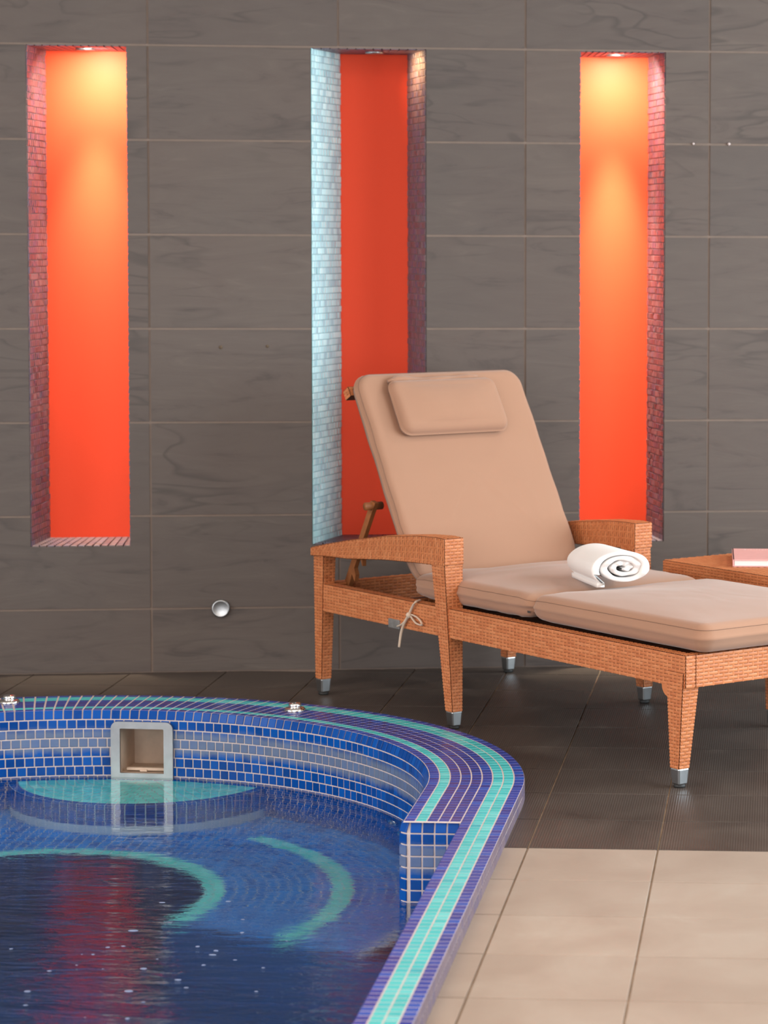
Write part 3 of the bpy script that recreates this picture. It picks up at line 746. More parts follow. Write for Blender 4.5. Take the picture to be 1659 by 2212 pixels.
# water
bm = bmesh.new()
wpts = [(XN + .004, YEND), (XN + .004, YS + .001), (XI + .012, YS + .001), (XI + .004, YS + .02)] + [(PC.x + (RI + .004) * math.cos(PI * i / 90), PC.y + (RI + .004) * math.sin(PI * i / 90)) for i in range(91)] + [(XL - .004, YEND)]
fv = bm.faces.new([bm.verts.new((x, y, ZW)) for x, y in wpts]); bmesh.ops.triangulate(bm, faces=[fv])
me = bpy.data.meshes.new('pool_water'); bm.to_mesh(me); bm.free()
tag(link('pool_water', me, M_WATER), 'rippling clear water filling the blue mosaic pool', 'water', None, 'stuff')

# pale flat flecks on the foreground water
M_FLECK = simple('fleck_film', srgb(126, 140, 172), 0.5, spec=0.2)
fo = MB(); rf = random.Random(5)
for cx_, cy_, sx_, sy_, nb in ((-1.36, 5.55, .14, .22, 22), (-1.52, 5.15, .20, .20, 20), (-1.15, 5.05, .16, .25, 10)):
    for _ in range(nb):
        x, y = rf.gauss(cx_, sx_), rf.gauss(cy_, sy_)
        if not in_pool(x, y, -.05) or x > XN - .03: continue
        r = rf.uniform(.002, .0055) * (1.6 if rf.random() < .15 else 1)
        fo.lathe([(r, -.0004), (r * .85, r * .10), (r * .45, r * .17), (0, r * .19)], 10, Matrix.Translation((x, y, ZW)) @ Matrix.Diagonal((rf.uniform(1, 1.7), rf.uniform(.9, 1.3), 1, 1)))
tag(fo.build('water_flecks', M_FLECK), 'small pale flecks on the dark foreground water', 'flecks', None, 'stuff')
# unseen underwater light on the straight wall, added to brighten the basin tiles
def added_pool_light():
    root = empty('added_pool_light', (XN - .004, 5.15, -.62)); root.rotation_euler = (0, -PI / 2, 0)
    b = MB(); b.lathe([(.095, 0), (.095, .008), (.085, .016), (.07, .016), (.07, .006)], 32); b.build('bezel', M_STEEL, root)
    b = MB(); b.lathe([(.069, .002), (.069, .008), (.0, .012)], 32); b.build('lens', M_PLASTIC, root)
    tag(root, 'added unseen underwater light that brightens the basin', 'pool light')
    l = bpy.data.lights.new('added_pool_lamp', 'AREA'); l.shape = 'DISK'; l.size = .13; l.energy = 14; l.color = (0.72, 0.92, 1.0)
    lo = bpy.data.objects.new('added_pool_lamp', l); COL.objects.link(lo); lo.location = (XN - .03, 5.15, -.62); lo.rotation_euler = (0, PI / 2, 0)
added_pool_light()
# jets
def jet(a, z, label):
    rd = Vector((math.cos(a), math.sin(a), 0)); root = empty('pool_jet', PC + rd * (RI - .004) + Z * z)
    root.matrix_world = Matrix.Translation(PC + rd * (RI - .003) + Z * z) @ (-rd).to_track_quat('Z', 'Y').to_matrix().to_4x4()
    b = MB(); b.lathe([(.026, 0), (.026, .005), (.022, .008), (.014, .006), (.012, .002), (.0, .002)], 24); b.build('flange', M_CHROME, root)
    b = MB(); b.lathe([(.009, .001), (.009, .011), (.005, .012), (.0, .006)], 16); b.build('nozzle', M_STEEL, root)
    tag(root, label, 'jet', 'chrome jets under the water')
jet(rad(31), -.205, 'upper chrome water jet on the submerged curved wall')
jet(rad(27), -.275, 'lower chrome water jet on the submerged curved wall')
# air buttons on the rim
def button(x, y, label):
    root = empty('air_button', (x, y, ZC))
    b = MB(); b.lathe([(.031, -.002), (.031, .003), (.027, .008), (.020, .010), (.0, .010)], 32); b.build('flange', M_CHROME, root)
    b = MB(); b.lathe([(.0185, .009), (.0185, .018), (.015, .022), (.0, .0235)], 28); b.build('push_knob', M_CHROME, root)
    tag(root, label, 'button', 'chrome air buttons on the pool rim')
button(-2.218, 7.552, 'chrome air button on the rim at the left edge of the photo')
button(-1.371, 7.485, 'chrome air button on the rim between skimmer and lounger leg')

# skimmer
def skimmer():
    am = (SK_A0 + SK_A1) / 2; rd = Vector((math.cos(am), math.sin(am), 0)); tg = Vector((rd.y, -rd.x, 0))
    root = empty('pool_skimmer'); zc = -0.0625
    root.matrix_world = Matrix(((tg.x, rd.x, 0, PC.x + rd.x * (RI - .010)), (tg.y, rd.y, 0, PC.y + rd.y * (RI - .010)), (0, 0, 1, zc), (0, 0, 0, 1)))
    tag(root, 'square steel framed skimmer opening in the blue pool wall', 'skimmer')
    hw, hh, iw, ih, rcn = .0905, .082, .064, .0625, .020
    def rr(w_, hT, hB, r):
        pts = []
        for cx, cz, a0, rr_ in ((w_ - r, hT - r, 0, r), (-w_ + r, hT - r, 90, r)):
            for q in range(7): a = rad(a0 + 15 * q); pts.append((cx + rr_ * math.cos(a), cz + rr_ * math.sin(a)))
        pts += [(-w_, -hB), (w_, -hB)]
        return pts
    out = rr(hw, hh, hh + .02, rcn); inn = rr(iw, ih, ih + .003, .003)
    b = MB(); n = len(out)
    for d, rev in ((-.006, False), (.004, True)):
        vs = [(x, d, z) for x, z in out] + [(x, d, z) for x, z in inn]
        b.add(vs, [((i, (i + 1) % n, n + (i + 1) % n, n + i) if rev else (n + i, n + (i + 1) % n, (i + 1) % n, i)) for i in range(n)])
    for ring, rev in ((out, 0), (inn, 1)):
        vs = [(x, -.006, z) for x, z in ring] + [(x, .004, z) for x, z in ring]
        b.add(vs, [((i, (i + 1) % n, n + (i + 1) % n, n + i) if rev else (n + i, n + (i + 1) % n, (i + 1) % n, i)) for i in range(n)])
    f = b.build('frame', M_STEEL, root); f['label'] = 'brushed steel frame'
    b = MB(); D = .15; w2, z0, z1 = iw + .004, -ih - .005, ih + .004
    b.add([(-w2, .003, z0), (w2, .003, z0), (w2, .003, z1), (-w2, .003, z1), (-w2, D, z0), (w2, D, z0), (w2, D, z1), (-w2, D, z1)],
          [(4, 5, 6, 7), (0, 4, 7, 3), (5, 1, 2, 6), (3, 7, 6, 2), (0, 1, 5, 4)])
    b.build('throat', M_PLASTIC, root)
    b = MB(); b.box((-iw + .012, .02, -ih + .001), (iw - .001, .032, -ih + .008)); b.box((-.012, .016, -ih - .002), (.008, .03, -ih + .004))
    b.build('weir_flap', M_PLASTIC, root)
    b = MB(); b.tube([(w2 - .006, .06, z0 + .004), (-w2 + .05, .07, z0 + .003)], .003, 6); b.build('hinge_rod', M_BLACK, root)
skimmer()

# ------------------------------------------------------------------ woven rattan
def weave(mb, fn, nu, nv, h, mi=0, flip=False, gap=.12):
    """plain weave on the patch fn(u, v) -> (point, normal); strands run along u, stakes along v"""
    if nu < 2: nu = 2
    for j in range(nv):
        v0, v1 = (j + .06) / nv, (j + .94) / nv
        for i in range(-1, nu + 1):
            if (i + j) % 2: 
                if 0 <= i <= nu - 1:   # stake shows
                    uc = (i + .5) / nu; du = .17 / nu; vs = []
                    for vv in ((j - .12) / nv, (j + .5) / nv, (j + 1.12) / nv):
                        vv = min(1, max(0, vv))
                        for uu, hh in ((uc - du, .1), (uc, .62), (uc + du, .1)):
                            p, n_ = fn(uu, vv); vs.append(p + n_ * (h * hh))
                    mb.add(vs, [(0, 1, 4, 3), (1, 2, 5, 4), (3, 4, 7, 6), (4, 5, 8, 7)] if not flip else [(3, 4, 1, 0), (4, 5, 2, 1), (6, 7, 4, 3), (7, 8, 5, 4)], mi, True)
                continue
            s0, s1 = max(0.0, (i - .5 + gap) / nu), min(1.0, (i + 1.5 - gap) / nu)
            if s1 - s0 < .2 / nu: continue
            vs = []; fs = []; K = 4
            full = (i + 1.5 - gap - (i - .5 + gap)) / nu; c0 = (i - .5 + gap) / nu
            for a in range(K + 1):
                uu = s0 + (s1 - s0) * a / K; q = (uu - c0) / full; arch = math.sin(PI * min(1, max(0, q)))
                for vv, e in ((v0, .0), ((v0 + v1) / 2, 1.0), (v1, .0)):
                    p, n_ = fn(uu, vv); vs.append(p + n_ * (h * (.15 + .85 * arch) * (.35 + .65 * e)))
            for a in range(K):
                for c in range(2):
                    x = a * 3 + c; f = (x, x + 3, x + 4, x + 1)
                    fs.append(f if not flip else tuple(reversed(f)))
            mb.add(vs, fs, mi, True)
def quad_fn(a, b, c, d):
    """a->b along u, a->d along v; outward normal = (b-a)x(d-a)"""
    a, b, c, d = map(Vector, (a, b, c, d)); n_ = (b - a).cross(d - a).normalized()
    return lambda u, v: ((a * (1 - u) + b * u) * (1 - v) + (d * (1 - u) + c * u) * v, n_)
WH = .0030; RP = .0091; SP = .0165
def woven_quad(mb, a, b, c, d, rot=False, sp=SP, rp=RP, odd=True):
    a, b, c, d = map(Vector, (a, b, c, d))
    lu = ((b - a).length + (c - d).length) / 2; lv = ((d - a).length + (c - b).length) / 2
    if rot:
        nu = max(2, round(lv / sp)); nv = max(2, round(lu / rp))
        n_ = (b - a).cross(d - a).normalized()
        fn = lambda u, v: ((a * (1 - v) + b * v) * (1 - u) + (d * (1 - v) + c * v) * u, n_)
        weave(mb, fn, nu, nv, WH, 1, True)
    else:
        nu = max(2, round(lu / sp)); nv = max(2, round(lv / rp))
        weave(mb, quad_fn(a, b, c, d), nu, nv, WH, 1)
def woven_hexa(mb, b4, t4, faces='0123t', sp=SP, rp=RP):
    """core block plus woven faces; b4 / t4 counter-clockwise from above"""
    b4 = [Vector(p) for p in b4]; t4 = [Vector(p) for p in t4]
    cb = sum(b4, Vector()) / 4; ct = sum(t4, Vector()) / 4
    mb.hexa(b4, t4, 0)
    for k in range(4):
        if str(k) in faces:
            a, b = b4[k], b4[(k + 1) % 4]; c, d = t4[(k + 1) % 4], t4[k]
            woven_quad(mb, a, b, c, d, False, sp, rp)
    if 't' in faces: woven_quad(mb, t4[0], t4[1], t4[2], t4[3], True, sp, rp)
def rect4(x0, x1, y0, y1, z): return [(x0, y0, z), (x1, y0, z), (x1, y1, z), (x0, y1, z)]
WM = [M_WCORE, M_WICK]
def leg(parent, top, bot, z1, z0, faces='0123', capz=.05):
    """top / bot = (x0, x1, y0, y1)"""
    mb = MB(); woven_hexa(mb, rect4(*bot, z0), rect4(*top, z1), faces, .0132, RP)
    o = mb.build('leg', WM, parent)
    x0, x1, y0, y1 = bot; e = .0012
    b = MB(); b.hexa(rect4(x0 + .002, x1 - .002, y0 + .002, y1 - .002, .008), rect4(x0 - e, x1 + e, y0 - e, y1 + e, z0 + .001))
    c = b.build('foot_cap', M_STEEL, o); bevel_obj(c, .004, 2); c['label'] = 'steel foot cap'
    b = MB(); b.lathe([((x1 - x0) * .42, 0), ((x1 - x0) * .46, .004), ((x1 - x0) * .40, .010)], 16, Matrix.Translation(((x0 + x1) / 2, (y0 + y1) / 2, 0)))
    b.build('glide', M_BLACK, o)
    return o

# ------------------------------------------------------------------ lounger (local: x along the bed from head to foot, y across, z up)
LANG = math.atan2(-1.298, 1.14); LO = Vector((-1.382, 8.037, 0))
lounger = empty('sun_lounger', LO, LANG)
tag(lounger, 'brown woven rattan sun lounger with raised back beside the pool', 'sun lounger')
YW = 0.69
Y0, Y1 = -.022, .715
ZR0, ZR1 = .262, .345
# legs: rear pair carries the armrest's back end, middle pair its front end, foot pair stands under the corners
for s, (ya, yb) in ((0, (Y0, Y0 + .042)), (1, (Y1 - .042, Y1))):
    yt = (ya, yb); ybm = (ya + .004, ya + .037) if s == 0 else (yb - .037, yb - .004)
    leg(lounger, (-.020, .036, *yt), (-.018, .016, *ybm), .445, .05)
    yt2 = (ya - .006, yb + .014) if s == 0 else (ya - .014, yb + .006)
    leg(lounger, (.632, .698, *yt2), (.690, .724, *ybm), .480, .05)
    leg(lounger, (1.700, 1.768, *((ya, yb + .012) if s == 0 else (ya - .012, yb))), (1.712, 1.746, *ybm), .300, .05)
def rail(name, a, b, c, d, faces):
    mb = MB(); woven_hexa(mb, rect4(a, b, c, d, ZR0), rect4(a, b, c, d, ZR1), faces); return mb.build(name, WM, lounger)
rail('side_rail', -.01, 1.772, Y0 + .004, Y0 + .036, '0123t')
rail('side_rail', -.01, 1.772, Y1 - .036, Y1 - .004, '0123t')
rail('end_rail', 1.742, 1.774, Y0 + .036, Y1 - .036, '13t')
rail('end_rail', -.012, .020, Y0 + .036, Y1 - .036, '13t')
rail('cross_rail', .44, .47, Y0 + .036, Y1 - .036, '13')
# rounded brackets where the foot legs meet the rail
for sx in (1,):
    for (yy0, yy1) in ((Y0 + .003, Y0 + .036), (Y1 - .036, Y1 - .003)):
        mb = MB()
        pts = [(1.702, ZR0 + .002)] + [(1.702 - .022 + .022 * math.cos(rad(90 * q / 6)), ZR0 - .026 + .028 * math.sin(rad(90 * q / 6))) for q in range(7)][::1]
        n = len(pts)
        prof = [(1.72, ZR0 + .004), (1.672, ZR0 + .004)] + [(1.676 + .028 * (1 - math.cos(rad(90 * q / 6))), ZR0 - .03 * math.sin(rad(90 * q / 6))) for q in range(7)] + [(1.72, ZR0 - .032)]
        n = len(prof)
        mb.add([(x, yy0, z) for x, z in prof] + [(x, yy1, z) for x, z in prof], [tuple(range(n)), tuple(reversed(range(n, 2 * n)))] + [(i, n + i, n + (i + 1) % n, (i + 1) % n) for i in range(n)])
        mb.build('corner_bracket', M_WICK, lounger)
# bed panel and slats below the cushion
mb = MB()
for k in range(12):
    x = .50 + k * .105
    mb.box((x, Y0 + .036, .315), (x + .06, Y1 - .036, .330))
    o = mb.build('bed_slat', M_WCORE, lounger); mb = MB()
# armrests: arched, thin at the back, deep at the front
TOP = [(-.028, .452), (.06, .470), (.183, .493), (.387, .524), (.559, .541), (.66, .546), (.704, .5445)]
BOT = [(-.028, .430), (.06, .436), (.183, .440), (.387, .457), (.559, .465), (.66, .468), (.704, .470)]
def interp(tab, x):
    for (a, za), (b, zb_) in zip(tab[:-1], tab[1:]):
        if x <= b: return za + (zb_ - za) * (x - a) / (b - a)
    return tab[-1][1]
for s in (0, 1):
    ya, yb = (Y0 - .008, Y0 + .056) if s == 0 else (Y1 - .056, Y1 + .008)
    mb = MB(); n = 26; xs = [-.026 + (.728) * i / n for i in range(n + 1)]
    def wid(x):  # narrower at the back
        k = min(1, max(0, (x + .026) / .4)); return ya + (0 if s == 0 else .012 * (1 - k)), yb - (.012 * (1 - k) if s == 0 else 0)
    for i in range(n):
        a, b = xs[i], xs[i + 1]; (pa, qa), (pb, qb) = wid(a), wid(b)
        bq = [(a, pa, interp(BOT, a)), (b, pb, interp(BOT, b)), (b, qb, interp(BOT, b)), (a, qa, interp(BOT, a))]
        tq = [(a, pa, interp(TOP, a)), (b, pb, interp(TOP, b)), (b, qb, interp(TOP, b)), (a, qa, interp(TOP, a))]
        mb.hexa(bq, tq, 0)
    def fnA(u, v, side):
        x = xs[0] + (xs[-1] - xs[0]) * v; p, q = wid(x); y = p if side == 0 else q
        z = interp(BOT, x) + (interp(TOP, x) - interp(BOT, x)) * u
        return Vector((x, y, z)), Vector((0, -1 if side == 0 else 1, 0))
    weave(mb, lambda u, v: fnA(u, v, 0), 4, 74, WH, 1, True)
    weave(mb, lambda u, v: fnA(u, v, 1), 4, 74, WH, 1, False)
    def fnT(u, v, top):
        x = xs[0] + (xs[-1] - xs[0]) * v; p, q = wid(x); z = interp(TOP if top else BOT, x)
        return Vector((x, p + (q - p) * u, z)), Vector((0, 0, 1 if top else -1))
    weave(mb, lambda u, v: fnT(u, v, True), 3, 74, WH, 1, True)
    weave(mb, lambda u, v: fnT(u, v, False), 3, 74, WH, 1, False)
    # front face of the armrest continues the leg below
    x = xs[-1]; woven_quad(mb, (x, ya, .470), (x, yb, .470), (x, yb, .5445), (x, ya, .5445), False, .0118, RP)
    mb.build('armrest', WM, lounger)
# small tag clipped under the side rail
b = MB(); b.box((.395, Y0 - .001, ZR0 - .006), (.455, Y0 + .006, ZR0 + .022)); bevel_obj(b.build('rail_tag', M_GREYTAG, lounger), .003)
# backrest frame
BA = rad(59.5); Bup = Vector((-math.cos(BA), 0, math.sin(BA))); Bn = Vector((math.sin(BA), 0, math.cos(BA)))
BF0 = Vector((.488, 0, .42))                        # foot of the cushion's front face
def bk(s, y, t): return BF0 + Bup * s + Vector((0, y, 0)) + Bn * t
mb = MB(); TB0, TB1 = -.095, -.064
def bk_hexa(s0, s1, y0, y1, t0, t1, faces):
    woven_hexa(mb, [bk(s0, y0, t0), bk(s0, y0, t1), bk(s0, y1, t1), bk(s0, y1, t0)], [bk(s1, y0, t0), bk(s1, y0, t1), bk(s1, y1, t1), bk(s1, y1, t0)], faces)
bk_hexa(-.12, .625, .085, .120, TB0, TB1, '0123')
bk_hexa(-.12, .625, .555, .590, TB0, TB1, '0123')
bk_hexa(.622, .652, .026, .640, TB0, TB1, '0123t')
for k in range(5): bk_hexa(-.05 + k * .13, .0 + k * .13, .120, .555, TB0 + .01, TB1 - .008, '3')
mb.build('backrest_frame', WM, lounger)
# notched support bars that prop the back
for yy in (.075, .60):
    mb = MB()
    prof = [(-.005, .318), (.030, .318), (.052, .372), (.060, .362), (.068, .350), (.074, .372), (.066, .392), (.094, .440), (.100, .428), (.112, .402), (.114, .440), (.108, .470), (.160, .560), (.185, .600), (.160, .606), (.135, .560)]
    n = len(prof)
    mb.add([(x, yy - .007, z) for x, z in prof] + [(x, yy + .007, z) for x, z in prof], [tuple(range(n)), tuple(reversed(range(n, 2 * n)))] + [(i, n + i, n + (i + 1) % n, (i + 1) % n) for i in range(n)])
    me = mb.mesh('support_bar'); b3 = bmesh.new(); b3.from_mesh(me); bmesh.ops.recalc_face_normals(b3, faces=b3.faces); bmesh.ops.triangulate(b3, faces=[f for f in b3.faces if len(f.verts) > 4]); b3.to_mesh(me); b3.free()
    link('support_bar', me, M_TEAK, lounger)
    b = MB(); b.tube([(.165, yy - .03, .59), (.165, yy + .03, .59)], .012, 10); b.build('support_pin', M_TEAK, lounger)

# ------------------------------------------------------------------ cushion on the lounger
cush = empty('lounger_cushion', LO, LANG)
tag(cush, 'tan canvas three-section cushion lying on the rattan lounger', 'cushion')
def cushion_mesh(L_, W_, T_, rcor, edge, crown, place, dent=None, name='cushion', crown_b=0.2, nx=None):
    """rounded slab: L_ x W_ x T_, built from rings; place(x, y, z) maps to its pose"""
    def outline_pts(ins):
        r = max(rcor - ins, .004); hx, hy = L_ / 2 - ins, W_ / 2 - ins; pts = []
        seq = [(hx - r, hy - r, 0), (-hx + r, hy - r, 90), (-hx + r, -hy + r, 180), (hx - r, -hy + r, 270)]
        for k, (cx, cy, a0) in enumerate(seq):
            for q in range(7): a = rad(a0 + 15 * q); pts.append((cx + r * math.cos(a), cy + r * math.sin(a)))
            nx_, ny_, na = seq[(k + 1) % 4]; a = rad(a0 + 90)
            p0 = (cx + r * math.cos(a), cy + r * math.sin(a)); p1 = (nx_ + r * math.cos(a), ny_ + r * math.sin(a))
            for q in range(1, 16): pts.append((p0[0] + (p1[0] - p0[0]) * q / 16, p0[1] + (p1[1] - p0[1]) * q / 16))
        return pts
    rings = []
    KI = 14
    o0 = outline_pts(edge)
    def crownz(f): return crown * (1 - (1 - f) ** 2.2)
    for k in range(KI, 0, -1):     # interior of the top, f = 0 at the rim, 1 in the middle
        f = k / KI; rings.append(([(x * (1 - f * .985), y * (1 - f * .985)) for x, y in o0], lambda x, y: T_ / 2 + crown * (1 - min(1, abs(x) / (L_ / 2 - edge)) ** 3) * (1 - min(1, abs(y) / (W_ / 2 - edge)) ** 3), 'top'))
    for q in range(0, 6):
        a = PI / 2 * q / 5; ins = edge * (1 - math.sin(a)); zz = T_ / 2 - edge * (1 - math.cos(a))
        rings.append((outline_pts(ins), lambda x, y, zz=zz: zz, 'side'))
    for q in range(1, 4):
        f = q / 4; rings.append((outline_pts(-.004 * math.sin(PI * f)), lambda x, y, f=f: (T_ / 2 - edge) * (1 - 2 * f), 'side'))
    for q in range(5, -1, -1):
        a = PI / 2 * q / 5; ins = edge * (1 - math.sin(a)); zz = -(T_ / 2 - edge * (1 - math.cos(a)))
        rings.append((outline_pts(ins), lambda x, y, zz=zz: zz, 'side'))
    for k in range(3, KI + 1, 4):
        f = k / KI; rings.append(([(x * (1 - f * .985), y * (1 - f * .985)) for x, y in o0], lambda x, y, f=f: -T_ / 2 - crown * crown_b * f, 'bot'))
    vs = []; fs = []; n = len(o0)
    for pts, zf, kind in rings:
        for x, y in pts:
            z = zf(x, y)
            if dent: x, y, z = dent(x, y, z, kind)
            vs.append(place(x, y, z))
    for j in range(len(rings) - 1):
        for i in range(n):
            fs.append((j * n + i, (j + 1) * n + i, (j + 1) * n + (i + 1) % n, j * n + (i + 1) % n))
    fs.append(tuple(range(n))); fs.append(tuple(reversed(range((len(rings) - 1) * n, len(rings) * n))))
    mb = MB(); mb.add(vs, fs, 0, True)
    seam = [place(*(dent(x, y, T_ / 2 - edge * .55, 'side') if dent else (x, y, T_ / 2 - edge * .55))) for x, y in outline_pts(edge * .10 - .0006)]
    seam2 = [place(*(dent(x, y, -T_ / 2 + edge * .55, 'side') if dent else (x, y, -T_ / 2 + edge * .55))) for x, y in outline_pts(edge * .10 - .0006)]
    return mb, seam, seam2
def cushion(name, *a, parent=cush, seams=(0, 1), **k):
    mb, s1, s2 = cushion_mesh(*a, **k); o = mb.build(name, M_CUSH, parent)
    for i, s in enumerate((s1, s2)):
        if i in seams:
            b = MB(); b.tube(s, .0008, 5, closed=True); b.build('seam', M_SEAM, o)
    return o
def nz(x, y, s, k): return noise.noise(Vector((x * s, y * s, k)))
CY = .315 + .01
# foot section
def dent_f(x, y, z, kind):
    if kind == 'top':
        z += .0035 * nz(x, y, 6, 1) + .0015 * nz(x, y * 3, 14, 3)
        z -= .006 * math.exp(-(((x + .24) / .12) ** 2 + ((y + .02) / .16) ** 2))   # hollow under the towel
    else:
        y += .003 * nz(x, z * 4, 9, 5); x += .003 * nz(y, z * 4, 9, 8)
    k = max(0, -x / .3775 - .82) / .18
    z *= (1 - .42 * k * k); y *= (1 - .02 * k * k)
    return x, y, z
cushion('foot_section', .755, .635, .076, .040, .030, .016, lambda x, y, z: Vector((1.432 + x, CY + y, .3885 + z)), dent=dent_f, seams=(0,))
# seat section: gathered where it joins the others
def dent_s(x, y, z, kind):
    e = max(0, x / .30)
    if kind == 'top':
        z += .003 * nz(x, y, 7, 11) + .003 * math.sin(x * 60 + 6 * y + 3 * nz(x, y, 4, 2)) * max(0, (-.02 - x)) * 6
    else:
        y += .004 * nz(x * 2.5, z * 3, 14, 15) * (1 + 1.5 * abs(x) / .3)
    k = max(0, abs(x) / .30 - .78) / .22
    z *= (1 - .45 * k * k); y *= (1 - .02 * k * k)
    return x, y, z
cushion('seat_section', .590, .625, .074, .03, .030, .012, lambda x, y, z: Vector((.765 + x, CY + y, .3875 + z)), dent=dent_s, seams=(0,))
# webbing that links seat and foot sections
b = MB(); b.box((1.030, CY - .295, .372), (1.085, CY + .295, .378)); b.build('link_webbing', M_CUSH, cush)
b = MB(); b.box((-.004, -.003, -.003), (.010, .001, .003), 0, Matrix.Translation((1.052, CY - .312, .374))); b.build('zip_pull', M_CHROME, cush)
# back section
SL, SC_ = .70, .318
def dent_b(x, y, z, kind):   # x up the back
    if kind == 'top':
        z += .004 * nz(x, y, 5, 21)
        low = max(0, .12 - x) ** 1.0
        z -= .006 * max(0, math.cos(x * 92 + 9 * y + 7 * nz(x, y, 3, 4))) ** 5 * min(1, low * 4) * max(0, 1 - abs(x + .15) * 4.0) * max(0, min(1, .55 + nz(x, y, 5, 9)))
    else: y += .003 * nz(x * 2, z * 3, 10, 25)
    k = max(0, (-x / (SL / 2)) - .66) / .34
    z *= (1 - .30 * k * k); y *= (1 - .07 * k * k); y += .005 * nz(y * 3, x * 2, 9, 41) * k
    return x, y, z
cushion('back_section', SL, .605, .058, .055, .024, .010, lambda x, y, z: bk(SC_ + x, CY + y, -.030 + z), dent=dent_b)
# head pillow
def dent_p(x, y, z, kind):
    if kind == 'top': z += .003 * nz(x, y, 9, 31)
    return x, y, z
PSX, PSY, PLEN, PW = .530, .298, .180, .385
def place_p(x, y, z):
    # the pillow's upper corners flare outwards a little and its head is pulled tight
    tt = (x / (PLEN / 2)); zz = z * (1 - .25 * max(0, tt)) 
    return bk(PSX + x, PSY + y, .024 + zz)
cushion('head_pillow', PLEN, PW, .052, .030, .0255, .014, place_p, dent=dent_p, seams=(1,))
b = MB(); pts = [bk(PSX + PLEN / 2 + .008 + .004 * math.sin(t * 9), PSY - PW / 2 + .012 + t * (PW - .06), .012 + .006 * math.sin(t * 14)) for t in [i / 24 for i in range(25)]]
b.tube(pts, [.013 * (1 if 1 < i < 23 else .55) for i in range(25)], 8, flat=.8); b.build('pillow_strap', M_CUSH, cush)
# tie tape with bow on the side rail
def tape(name, pts, parent):
    P = [Vector(p) for p in pts]; Q = []
    for i in range(len(P) - 1):
        p0, p1, p2, p3 = P[max(i - 1, 0)], P[i], P[i + 1], P[min(i + 2, len(P) - 1)]
        for k in range(6):
            t = k / 6; Q.append(.5 * ((2 * p1) + (-p0 + p2) * t + (2 * p0 - 5 * p1 + 4 * p2 - p3) * t * t + (-p0 + 3 * p1 - 3 * p2 + p3) * t ** 3))
    Q.append(P[-1])
    b = MB(); b.tube(Q, .0042, 8, flat=.55); return b.build(name, M_TIE, parent)
yT = Y0 - .006
def sp(px, py, y=yT):
    """a spot on the side plane given in photograph pixels, turned into lounger coordinates once"""
    d = (M.to_3x3() @ Vector(((px - PPX) / FPX, -(py - PPY) / FPX, -1)))
    e1 = Vector((math.cos(LANG), math.sin(LANG), 0)); e2 = Vector((-e1.y, e1.x, 0))
    o_ = Vector((0, 0, CAMH)); t = ((LO + e2 * y) - o_).dot(e2) / d.dot(e2); q = o_ + d * t - LO
    return Vector((q.dot(e1), y, q.z))
tie = empty('tie_tape', (0, 0, 0)); tie.parent = cush; tie['label'] = 'cotton tie knotted in a bow'
tape('tape_end', [sp(908, 1296, .01), sp(897, 1301), sp(889, 1315), sp(884, 1327)], tie)
tape('tape_end', [sp(882, 1330), sp(874, 1343), sp(866, 1350), sp(859, 1353)], tie)
tape('tape_end', [sp(882, 1332), sp(872, 1350), sp(866, 1370), sp(862, 1398)], tie)
tape('bow_loop', [sp(886, 1328), sp(892, 1338), sp(900, 1347), sp(911, 1350), sp(909, 1342), sp(900, 1333), sp(890, 1328)], tie)
b = MB(); kc = sp(883, 1329, yT - .004); b.lathe([(.0, -.009), (.006, -.007), (.009, 0), (.006, .007), (.0, .009)], 12, Matrix.Translation(kc)); b.build('knot', M_TIE, tie)

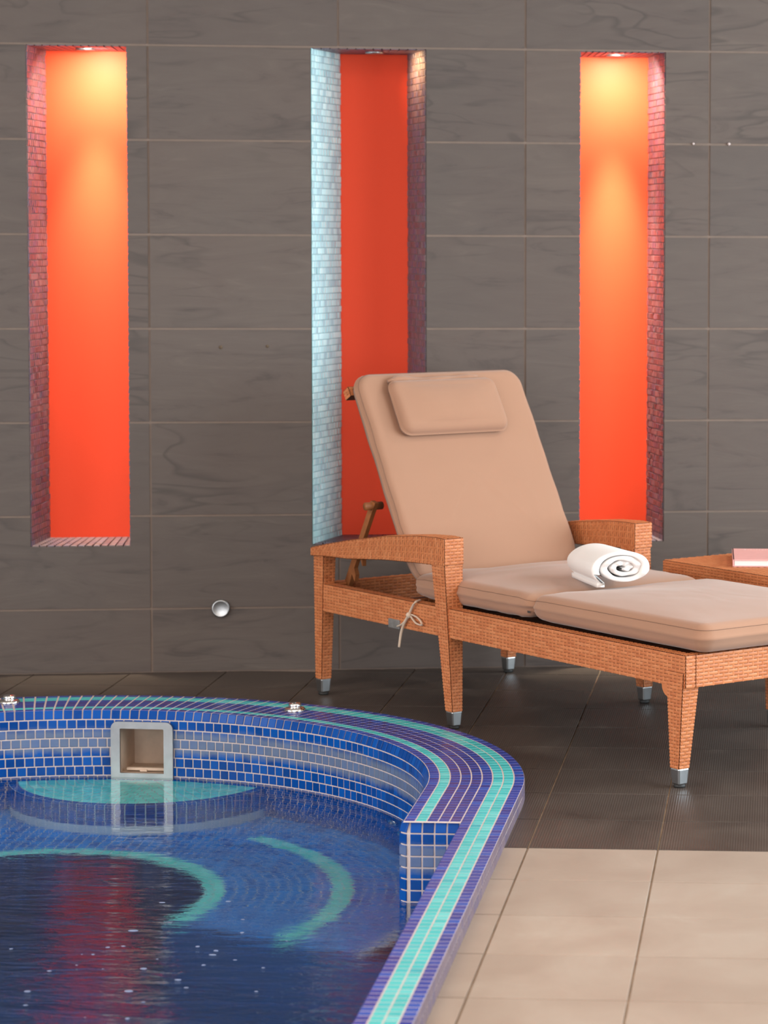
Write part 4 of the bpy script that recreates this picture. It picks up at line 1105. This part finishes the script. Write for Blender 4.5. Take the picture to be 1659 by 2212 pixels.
# ------------------------------------------------------------------ towel roll
def towel():
    zs = .432
    ang = math.atan2(.27, -.115)
    root = empty('rolled_towel', (-.425, 7.345, zs), ang)       # local x = roll axis, pointing away from the viewer
    tag(root, 'white rolled terry towel lying on the tan cushion', 'towel')
    A, B = .096, .053; TH = .0140
    turns = 3.0; n = 200; prof = []
    for i in range(n + 1):
        t = i / n; th = -PI * .72 - t * turns * 2 * PI; k = 1 - t * .80
        wob = 1 + .05 * math.sin(th * 1.0 + 1.0) * t + .09 * t * nz(math.cos(th) * .6, math.sin(th) * .6, 2.0, t * 3)
        prof.append((A * k * wob * math.cos(th) + .010 * t, B * k * wob * math.sin(th) * (1.0) + .004 * t))
    prof = [(-A * .42 - .035, -B + .002)] + [(-A * .55, -B + .0015)] + prof[4:]
    n = len(prof); P = [Vector((p[0], p[1])) for p in prof]; inn = []; out = []
    for i in range(n):
        tgv = (P[min(i + 1, n - 1)] - P[max(i - 1, 0)]).normalized(); nn = Vector((-tgv.y, tgv.x))
        if nn.dot(P[i]) > 0 and i > 2: nn = -nn
        if i <= 2: nn = Vector((0, 1))
        th = TH * (.92 + .1 * math.sin(i * .31))
        out.append(P[i]); kk = 1 - (i / n) * .80; dk = .80 / turns * (.90 + .08 * math.sin(i * .21))
        inn.append(P[i] * max(.03, (kk - dk) / kk) if i > 2 else P[i] + nn * TH)
    Lt = .245
    secs = [(0.0, .30), (.002, .12), (.006, .0), (.06, 0), (.12, 0), (.18, 0), (Lt - .006, 0), (Lt, .25)]
    vs = []; fs = []
    for k, (x, sh) in enumerate(secs):
        tap = 1 - .10 * (x / Lt)
        for i in range(n):
            o_, i_ = out[i], inn[i]; m_ = (o_ + i_) / 2
            o2 = o_ * (1 - sh) + m_ * sh; i2 = i_ * (1 - sh) + m_ * sh
            jx = x + (.004 * math.sin(i * .12) + .0025 * math.sin(i * .53)) * (1 if x < .01 else 0) + .012 * (i / n) * (1 if x < .03 else 0) * (1 if x < .03 else 0)
            wv = .0015 * nz(x * 8, i * .11, 1.0, 7)
            for q in (o2, i2):
                s = 1 + wv / max(.02, q.length)
                vs.append((jx, -q.x * tap * s, max(-B + .0005, q.y * tap * s if q.y > 0 else q.y * s) + B))
    for k in range(len(secs) - 1):
        for i in range(n - 1):
            a = (k * n + i) * 2; b_ = ((k + 1) * n + i) * 2
            fs.append((a, b_, b_ + 2, a + 2)); fs.append((a + 1, a + 3, b_ + 3, b_ + 1))
    for i in range(n - 1):
        a = i * 2; fs.append((a, a + 2, a + 3, a + 1)); e_ = ((len(secs) - 1) * n + i) * 2; fs.append((e_, e_ + 1, e_ + 3, e_ + 2))
    for k in range(len(secs) - 1):
        a = (k * n) * 2; b_ = ((k + 1) * n) * 2; fs.append((a, a + 1, b_ + 1, b_))
    mb = MB(); mb.add(vs, fs, 0, True); me = mb.mesh('roll')
    b3 = bmesh.new(); b3.from_mesh(me); bmesh.ops.recalc_face_normals(b3, faces=b3.faces); b3.to_mesh(me); b3.free()
    link('roll', me, M_TOWEL, root)
towel()

# ------------------------------------------------------------------ side table and book
table = empty('side_table', (-.337, 7.935, 0), LANG)
tag(table, 'small square woven rattan side table behind the lounger cushion', 'table')
TS = .50; TZ = .437
mb = MB(); woven_hexa(mb, rect4(0, TS, 0, TS, TZ - .085), rect4(0, TS, 0, TS, TZ), '0123t', .0150, .0085); mb.build('table_top', WM, table)
for (x, y) in ((.006, .006), (TS - .046, .006), (.006, TS - .046), (TS - .046, TS - .046)):
    leg(table, (x, x + .040, y, y + .040), (x + .006, x + .036, y + .006, y + .036), TZ - .085, .05)
book = empty('pink_book', (-.125, 7.775, TZ + .0025), rad(1.5))
tag(book, 'pink cloth hardcover book with white pages on the rattan table', 'book')
b = MB(); b.box((0, 0, 0), (.20, .27, .003)); b.build('back_cover', M_PINK, book)
b = MB(); b.box((0, 0, .019), (.20, .27, .022)); fc = b.build('front_cover', M_PINK, book)
b = MB(); b.box((.004, .004, .003), (.197, .266, .019)); b.build('page_block', M_PAGES, book)
b = MB(); b.box((-.001, 0, 0), (.003, .27, .022)); b.build('spine', M_PINK, book)
b = MB(); x = .035
for i in range(12):
    wdt = random.choice((.003, .005, .006)); b.box((x, .235, .0215), (x + wdt, .235 + random.choice((.010, .014)), .0223)); x += wdt + .005
b.build('cover_print', M_PALE, fc)
